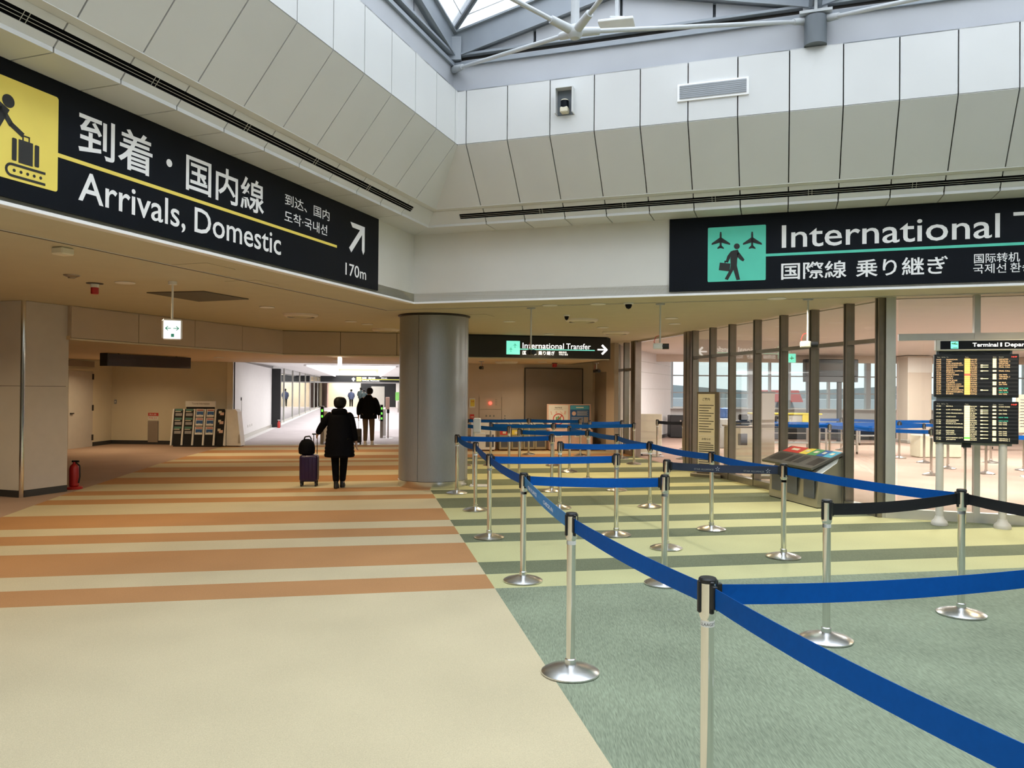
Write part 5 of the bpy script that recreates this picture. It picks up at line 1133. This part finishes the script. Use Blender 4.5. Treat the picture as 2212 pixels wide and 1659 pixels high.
t = thing('black_case', 'black box cabinet at the far end of the opening', 'cabinet', (6.05, 28.3, 0)); MB().rbox((0, 0, .42), (.75, .5, .80), .02).obj('body', 'black_plastic', t); MB().tube((0, -.26, .62), (0, -.25, .62), .03, n=10).obj('lock', 'chrome', t)
t = thing('cream_counter', 'small cream counter behind the notice board, inside the glass', 'counter', (5.0, 17.2, 0)); MB().rbox((0, 0, .46), (.55, .5, .90), .02).obj('body', 'paper_cream', t); MB().rbox((0, 0, .93), (.62, .56, .03), .008).obj('top', 'wall_pink', t); MB().rbox((0, -.255, .65), (.2, .01, .25), .004).obj('dark_panel', 'bin_window', t)
t = thing('keyboard_tray', 'pile of dark equipment on the cream counter', 'equipment', (5.0, 17.2, .946)); MB().rbox((0, 0, .05), (.4, .3, .09), .02).obj('printer', 'bin_dark', t); MB().rbox((.1, .05, .17), (.2, .16, .14), .03).obj('device', 'black_plastic', t)
t = thing('blue_crate', 'blue crate standing behind the notice board', 'crate', (6.3, 23.3, .0)); MB().rbox((0, 0, 1.05), (.45, .35, .30), .02).obj('crate', 'blue_bin', t); MB().rbox((0, 0, .45), (.5, .4, .88), .02).obj('pedestal', 'white_plastic', t)
t = thing('beige_screen', 'tall beige privacy screen just behind the glass', 'partition', (4.92, 15.3, 0)); MB().rbox((0, 0, .86), (.42, .05, 1.60), .008).obj('panel', 'wall_pink', t); MB().rbox((0, 0, .03), (.40, .30, .04), .01).obj('foot', 'bronze', t); MB().rbox((0, 0, 1.67), (.44, .06, .04), .006).obj('top_rail', 'bronze', t)
t = thing('notice_stand', 'cream notice stand with text behind the departure board', 'notice board', (10.55, 15.9, 0)); MB().rbox((0, 0, 1.28), (.62, .04, .78), .008).obj('board', 'paper_cream', t); MB().tube((0, .03, .02), (0, .03, 1.0), .02, n=8).obj('pole', 'chrome', t, True); MB().lathe([(.2, .002), (.19, .02), (.03, .04)], 20).obj('foot', 'brushed', t, True); l = flat('text_lines', [rect(-.24, 1.56-.06*k, .22-.06*(k % 3), 1.575-.06*k) for k in range(10)], 'print_grey', t); l.rotation_euler = (rad(90), 0, 0); l.location = (0, -.025, 0)
t = thing('hall_counter', 'low beige check-in counter seen below the departure board', 'counter', (11.15, 20.6, 0)); MB().rbox((0, 0, .30), (1.1, .5, .58), .02).obj('body', 'paper_cream', t); MB().box((0, .02, .02), (1.0, .4, .03)).obj('plinth', 'black_plastic', t)
t = thing('green_sign_reflection', 'green aircraft sign hanging in the check-in hall', 'sign', (8.2, 23.0, 0)); MB().rbox((0, 0, 2.68), (.25, .06, .26), .01).obj('panel', 'lit_green', t); b = MB()  # glowing panel stands in for a sign's reflection in the glass
for p, q in (((-.06, -.035, 2.68), (.06, -.035, 2.68)), ((0, -.035, 2.63), (0, -.035, 2.74))): b.tube(p, q, .012, n=5)
b.obj('plane_icon', 'green_print', t); MB().tube((0, 0, 2.85), (0, 0, ZC-.001), .012, n=6).obj('rod', 'alu_light', t)

# ================================================================== PEOPLE
def skin_mesh(name, nodes, edges, m, parent, sub=2, root=None):
    """nodes: {key: (x,y,z,r)}; grown with Skin + Subdivision and frozen"""
    ks = list(nodes); idx = {k: i for i, k in enumerate(ks)}
    me = bpy.data.meshes.new(name); me.from_pydata([nodes[k][:3] for k in ks], [(idx[a], idx[b]) for a, b in edges], [])
    o = bpy.data.objects.new(name, me); TMP['sc'].collection.objects.link(o)
    md = o.modifiers.new('s', 'SKIN'); md.use_smooth_shade = True; md.branch_smoothing = .3
    for i, k in enumerate(ks):
        r = nodes[k][3]; me.skin_vertices[0].data[i].radius = r if isinstance(r, tuple) else (r, r); me.skin_vertices[0].data[i].use_root = (k == (root or ks[0]))
    sb_ = o.modifiers.new('u', 'SUBSURF'); sb_.levels = sub; sb_.render_levels = sub
    vl = TMP['sc'].view_layers[0]; vl.update(); m2 = bpy.data.meshes.new_from_object(o.evaluated_get(vl.depsgraph)); bpy.data.objects.remove(o)
    m2.materials.clear(); m2.materials.append(MATS[m]); m2.polygons.foreach_set('use_smooth', [True]*len(m2.polygons)); m2.name = name
    r = bpy.data.objects.new(name, m2); COL.objects.link(r); r.parent = parent; return r
def hand_nodes(N, Ed, pre, w, d, side, k=1., curl=.6):
    """palm and five separate fingers; w wrist point, d hand direction, side thumb direction"""
    w, d, side = V(w), V(d).normalized(), V(side).normalized(); pn_ = d.cross(side)
    pc = w+d*.05*k; N[pre+'palm'] = (*pc, (.030*k, .018*k)); Ed.append((pre+'wrist', pre+'palm'))
    for i, ln in enumerate((.065, .075, .070, .055)):
        b = pc+d*.035*k+side*(.030-.019*i)*k; m1 = b+d*ln*.5*k+pn_*.012*curl*k; e = m1+d*ln*.38*k*(1-curl*.4)+pn_*ln*.45*curl*k
        for nm, p, r in (('a', b, .0088), ('b', m1, .0080), ('c', e, .0070)): N[pre+'f%d%s' % (i, nm)] = (*p, r*k)
        Ed += [(pre+'palm', pre+'f%da' % i), (pre+'f%da' % i, pre+'f%db' % i), (pre+'f%db' % i, pre+'f%dc' % i)]
    b = pc-d*.012*k+side*.034*k; e = b+d*.035*k+side*.014*k+pn_*.01*k; N[pre+'t0'] = (*b, .010*k); N[pre+'t1'] = (*e, .0085*k); Ed += [(pre+'palm', pre+'t0'), (pre+'t0', pre+'t1')]
def person(lab, loc, rz, h, J, clothes, grp=None):
    """J: joint positions for a 1.70 m figure facing +Y"""
    k = h/1.70; t = thing('person', lab, 'person', loc, rz, grp)
    S = lambda p, r=None: (p[0]*k, p[1]*k, p[2]*k, (r*k if not isinstance(r, tuple) else (r[0]*k, r[1]*k)))
    N = {}; Ed = []
    N['pelvis'] = S((0, 0, .93), (.15, .10)); N['waist'] = S((0, .0, 1.08), (.135, .095)); N['chest'] = S((0, .0, 1.28), (.155, .105)); N['collar'] = S((0, 0, 1.40), (.09, .07)); N['neck'] = S((0, .01, 1.47), .052)
    hy = J.get('head', (0, .03)); N['jaw'] = S((hy[0]*.6, hy[1]*.8+.015, 1.535), (.062, .070)); N['skull'] = S((hy[0], hy[1], 1.61), (.076, .092)); N['crown'] = S((hy[0], hy[1]-.005, 1.665), (.055, .068))
    N['nose'] = S((hy[0], hy[1]+.105, 1.585), .011); N['earl'] = S((hy[0]-.083, hy[1], 1.595), (.010, .022)); N['earr'] = S((hy[0]+.083, hy[1], 1.595), (.010, .022))
    Ed += [('pelvis', 'waist'), ('waist', 'chest'), ('chest', 'collar'), ('collar', 'neck'), ('neck', 'jaw'), ('jaw', 'skull'), ('skull', 'crown'), ('skull', 'nose'), ('skull', 'earl'), ('skull', 'earr')]
    for s in 'lr':
        sg = -1 if s == 'l' else 1
        N[s+'hip'] = S((sg*.09, 0, .88), .092); N[s+'knee'] = S(J[s+'knee'], .058); N[s+'ankle'] = S(J[s+'ankle'], .038); a = J[s+'ankle']; N[s+'toe'] = S((a[0], a[1]+.13, max(.035, a[2]-.05)), .032); N[s+'heel'] = S((a[0], a[1]-.04, max(.035, a[2]-.045)), .032)
        N[s+'sh'] = S((sg*.165, 0, 1.375), .058); N[s+'elbow'] = S(J[s+'elbow'], .040); N[s+'wrist'] = S(J[s+'wrist'], .027)
        Ed += [('pelvis', s+'hip'), (s+'hip', s+'knee'), (s+'knee', s+'ankle'), (s+'ankle', s+'toe'), (s+'ankle', s+'heel'), ('collar', s+'sh'), (s+'sh', s+'elbow'), (s+'elbow', s+'wrist')]
        wv, ev = V(J[s+'wrist']), V(J[s+'elbow']); hand_nodes(N, Ed, s, wv*k, J.get(s+'hand', tuple((wv-ev)*1.0)), J.get(s+'thumb', (0, 1, 0)), k, J.get('curl', .7))
    skin_mesh('body', N, Ed, 'skin', t)
    for sg in (-1, 1): MB().lathe([(.001, -.011*k), (.009*k, -.006*k), (.011*k, 0), (.009*k, .006*k), (.001, .011*k)], 10, ((hy[0]+sg*.032)*k, (hy[1]+.083)*k, 1.60*k)).obj('eye', 'hair_black', t, True)
    # trousers, shoes
    T = {'hipc': S((0, 0, .94), (.165, .125))}; Te = []
    for s in 'lr':
        sg = -1 if s == 'l' else 1; a = J[s+'ankle']; kn = J[s+'knee']
        T[s+'h'] = S((sg*.095, 0, .86), .108); T[s+'m'] = S(tuple((V((sg*.095, 0, .86))+V(kn))/2), .092); T[s+'k'] = S(kn, .078); T[s+'c'] = S(tuple((V(kn)+V(a))/2), .070); T[s+'a'] = S((a[0], a[1], a[2]+.015), .062)
        Te += [('hipc', s+'h'), (s+'h', s+'m'), (s+'m', s+'k'), (s+'k', s+'c'), (s+'c', s+'a')]
        b = MB().loft([((a[0])*k, (a[1]+yy)*k, zz*k, rx_*k, ry_*k) for yy, zz, rx_, ry_ in ((.045, max(.004, a[2]-.085), .045, .135), (.045, a[2]-.06, .048, .138), (.035, a[2]-.03, .046, .115), (.0, a[2]+.0, .044, .062), (-.01, a[2]+.04, .042, .05))], 16); b.obj('shoe', clothes['shoe'], t, True)
    skin_mesh('trousers', T, Te, clothes['trousers'], t)
    # hair
    hl = clothes.get('hair', .0); hw_ = clothes.get('puff', 1.); hc = (hy[0], hy[1]-.018)
    MB().loft([(hc[0]*k, (hc[1]-o_)*k, z*k, a_*k*hw_, b_*k*hw_) for z, a_, b_, o_ in ((1.520-hl, .062, .050, .035), (1.545-hl*.5, .088, .075, .030), (1.58, .098, .098, .012), (1.625, .099, .106, .0), (1.665, .088, .098, .0), (1.695, .060, .070, .0), (1.705, .02, .025, .0))], 20).obj('hair', 'hair_black', t, True)
    return t, k, S
# walking woman in a long black padded coat
J = dict(lknee=(-.09, .10, .48), lankle=(-.05, -.04, .09), rknee=(.07, .06, .47), rankle=(.035, .16, .085), lelbow=(-.34, .02, 1.14), lwrist=(-.44, .16, .99), lhand=(-.2, .6, -.5), relbow=(.25, -.02, 1.10), rwrist=(.305, .02, .84), rhand=(.05, .1, -1), head=(0, .03), curl=.8)
t, k, S = person('woman in a long black padded coat walking away, pulling a purple suitcase', (-2.89, 13.17, .004), rad(4), 1.53, J, dict(trousers='trouser_black', shoe='shoe_black', hair=.02, puff=1.2))
b = MB(); rings = []
zs = [(.585, .275, .215), (.62, .277, .218), (.75, .268, .212), (.90, .256, .205), (1.05, .240, .180), (1.20, .228, .162), (1.32, .220, .150), (1.39, .185, .125), (1.44, .115, .10), (1.475, .09, .09)]
for (z0, a0, b0), (z1, a1, b1) in zip(zs, zs[1:]):
    n = max(1, round((z1-z0)/.035))
    for i in range(n):
        f_ = i/n; bump = .006 if (len(rings) % 2) else -.004
        rings.append((0, 0, (z0+(z1-z0)*f_)*k, (a0+(a1-a0)*f_+bump)*k, (b0+(b1-b0)*f_+bump)*k))
rings.append((0, 0, 1.475*k, .09*k, .09*k)); b.loft(rings, 24); co = b.obj('coat', 'coat_black', t, True)
for s, e, w_ in ((-1, J['lelbow'], J['lwrist']), (1, J['relbow'], J['rwrist'])):
    skin_mesh('sleeve', {'a': S((s*.12, 0, 1.38), .085), 'b': S((s*.19, 0, 1.345), .088), 'c': S(e, .075), 'd': S(tuple(V(e)+(V(w_)-V(e))*.9), .058)}, [('a', 'b'), ('b', 'c'), ('c', 'd')], 'coat_black', co)
MB().loft([(0, -.075*k, z*k, a_*k, c_*k) for z, a_, c_ in ((1.33, .06, .03), (1.36, .12, .055), (1.41, .15, .075), (1.455, .145, .08), (1.485, .11, .07))], 18).obj('hood', 'coat_black', co, True)
# her suitcase with a bag on top
t = thing('suitcase', 'purple hard-shell suitcase pulled by the woman', 'suitcase', (-3.46, 13.42, .004), rad(6))
MB().rbox((0, 0, .31), (.31, .23, .46), .05, seg=4).obj('shell', 'purple_shell', t, True)
for x in (-.12, -.06, 0, .06, .12): MB().rbox((x, -.115, .31), (.02, .012, .38), .005).obj('rib', 'purple_shell', t)
MB().box((.156, 0, .31), (.006, .02, .40)).obj('zip', 'black_plastic', t)
for x in (-.12, .12):
    for y in (-.075, .075):
        c_ = MB().rbox((x, y, .075), (.04, .04, .05), .008).obj('caster_fork', 'black_plastic', t); MB().tube((x-.014, y, .031), (x+.014, y, .031), .03, n=12).obj('wheel', 'rubber', c_, True)
for x in (.06, .12): MB().tube((x, .07, .52), (x, .07, .88), .008, n=8).obj('handle_tube', 'chrome', t, True)
MB().rbox((.09, .07, .885), (.12, .03, .025), .008).obj('grip', 'black_plastic', t)
t = thing('hand_bag', 'round black bag sitting on the purple suitcase', 'bag', (-3.50, 13.40, .548)); MB().loft([(0, 0, z, a_, b_) for z, a_, b_ in ((.0, .11, .08), (.02, .135, .10), (.10, .142, .11), (.18, .128, .10), (.24, .09, .07), (.262, .04, .03))], 20).obj('pouch', 'coat_black', t, True); MB().path([V((-.05, 0, .25)), V((-.03, 0, .30)), V((.05, 0, .31)), V((.08, 0, .25))], .012, 8).obj('strap', 'black_plastic', t, True)
# man in black jacket
J = dict(lknee=(-.09, .05, .48), lankle=(-.085, -.06, .09), rknee=(.10, .06, .47), rankle=(.105, .06, .085), lelbow=(-.29, -.02, 1.10), lwrist=(-.30, .02, .86), relbow=(.29, -.02, 1.10), rwrist=(.30, .05, .86), lhand=(0, 0, -1), rhand=(0, .1, -1), head=(.03, .03), curl=.7)
t, k, S = person('man in a black jacket and khaki trousers walking away with a trolley case', (-4.26, 23.3, .004), rad(4), 1.70, J, dict(trousers='trouser_khaki', shoe='shoe_white'))
b = MB().loft([(0, 0, z*k, a_*k, c_*k) for z, a_, c_ in ((.785, .245, .20), (.82, .252, .205), (1.0, .245, .19), (1.18, .232, .17), (1.30, .222, .155), (1.38, .18, .125), (1.44, .11, .09), (1.49, .075, .075))], 22); jk = b.obj('jacket', 'coat_black', t, True)
for s, e, w_ in ((-1, J['lelbow'], J['lwrist']), (1, J['relbow'], J['rwrist'])): skin_mesh('sleeve', {'a': S((s*.12, 0, 1.37), .085), 'b': S((s*.20, 0, 1.335), .092), 'c': S(e, .078), 'd': S(tuple(V(e)+(V(w_)-V(e))*.95), .060)}, [('a', 'b'), ('b', 'c'), ('c', 'd')], 'coat_black', jk)
t = thing('trolley_case', 'dark grey trolley case with long handle beside the man', 'suitcase', (-4.66, 23.45, .004), rad(10))
MB().rbox((0, 0, .27), (.34, .22, .42), .03, seg=2).obj('body', 'case_grey', t); MB().rbox((.0, -.12, .16), (.30, .05, .18), .02).obj('front_pocket', 'black_plastic', t)
for x in (-.07, .07): MB().tube((x, .06, .47), (x, .06, .80), .008, n=8).obj('handle_tube', 'alu_light', t, True)
MB().rbox((0, .06, .805), (.17, .03, .03), .01).obj('grip', 'black_plastic', t)
for x in (-.13, .13): MB().tube((x-.02, .05, .034), (x+.02, .05, .034), .032, n=12).obj('wheel', 'rubber', t, True)
# three people far down the corridor
J = dict(lknee=(-.09, .04, .48), lankle=(-.09, -.02, .09), rknee=(.09, .04, .47), rankle=(.09, .06, .085), lelbow=(-.27, 0, 1.10), lwrist=(-.24, .14, .95), relbow=(.27, 0, 1.10), rwrist=(.24, .14, .95), lhand=(0, 1, -.2), rhand=(0, 1, -.2), curl=.5)
for x, y, h, m, tr, lab in ((-13.95, 68, 1.62, 'jacket_blue', 'trouser_black', 'distant person in a blue grey jacket at the left of the far trio'), (-13.3, 69, 1.78, 'jacket_green', 'trouser_black', 'tallest distant person of the far trio in a dark green jacket'), (-12.75, 67.5, 1.60, 'jacket_green', 'jacket_blue', 'distant person in dark green jacket and blue trousers behind the man')):
    t, k, S = person(lab, (x, y, .004), rad(8), h, J, dict(trousers=tr, shoe='shoe_white', hair=.02), 'far walkers')
    jk = MB().loft([(0, 0, z*k, a_*k, c_*k) for z, a_, c_ in ((.78, .24, .17), (.85, .25, .18), (1.05, .235, .17), (1.25, .23, .16), (1.36, .19, .13), (1.44, .11, .09), (1.48, .08, .08))], 18).obj('jacket', m, t, True)
    for s, e, w_ in ((-1, J['lelbow'], J['lwrist']), (1, J['relbow'], J['rwrist'])): skin_mesh('sleeve', {'a': S((s*.12, 0, 1.37), .085), 'b': S((s*.20, 0, 1.33), .085), 'c': S(e, .072), 'd': S(w_, .055)}, [('a', 'b'), ('b', 'c'), ('c', 'd')], m, jk, 1)
if 'sc' in TMP: bpy.data.scenes.remove(TMP['sc'])
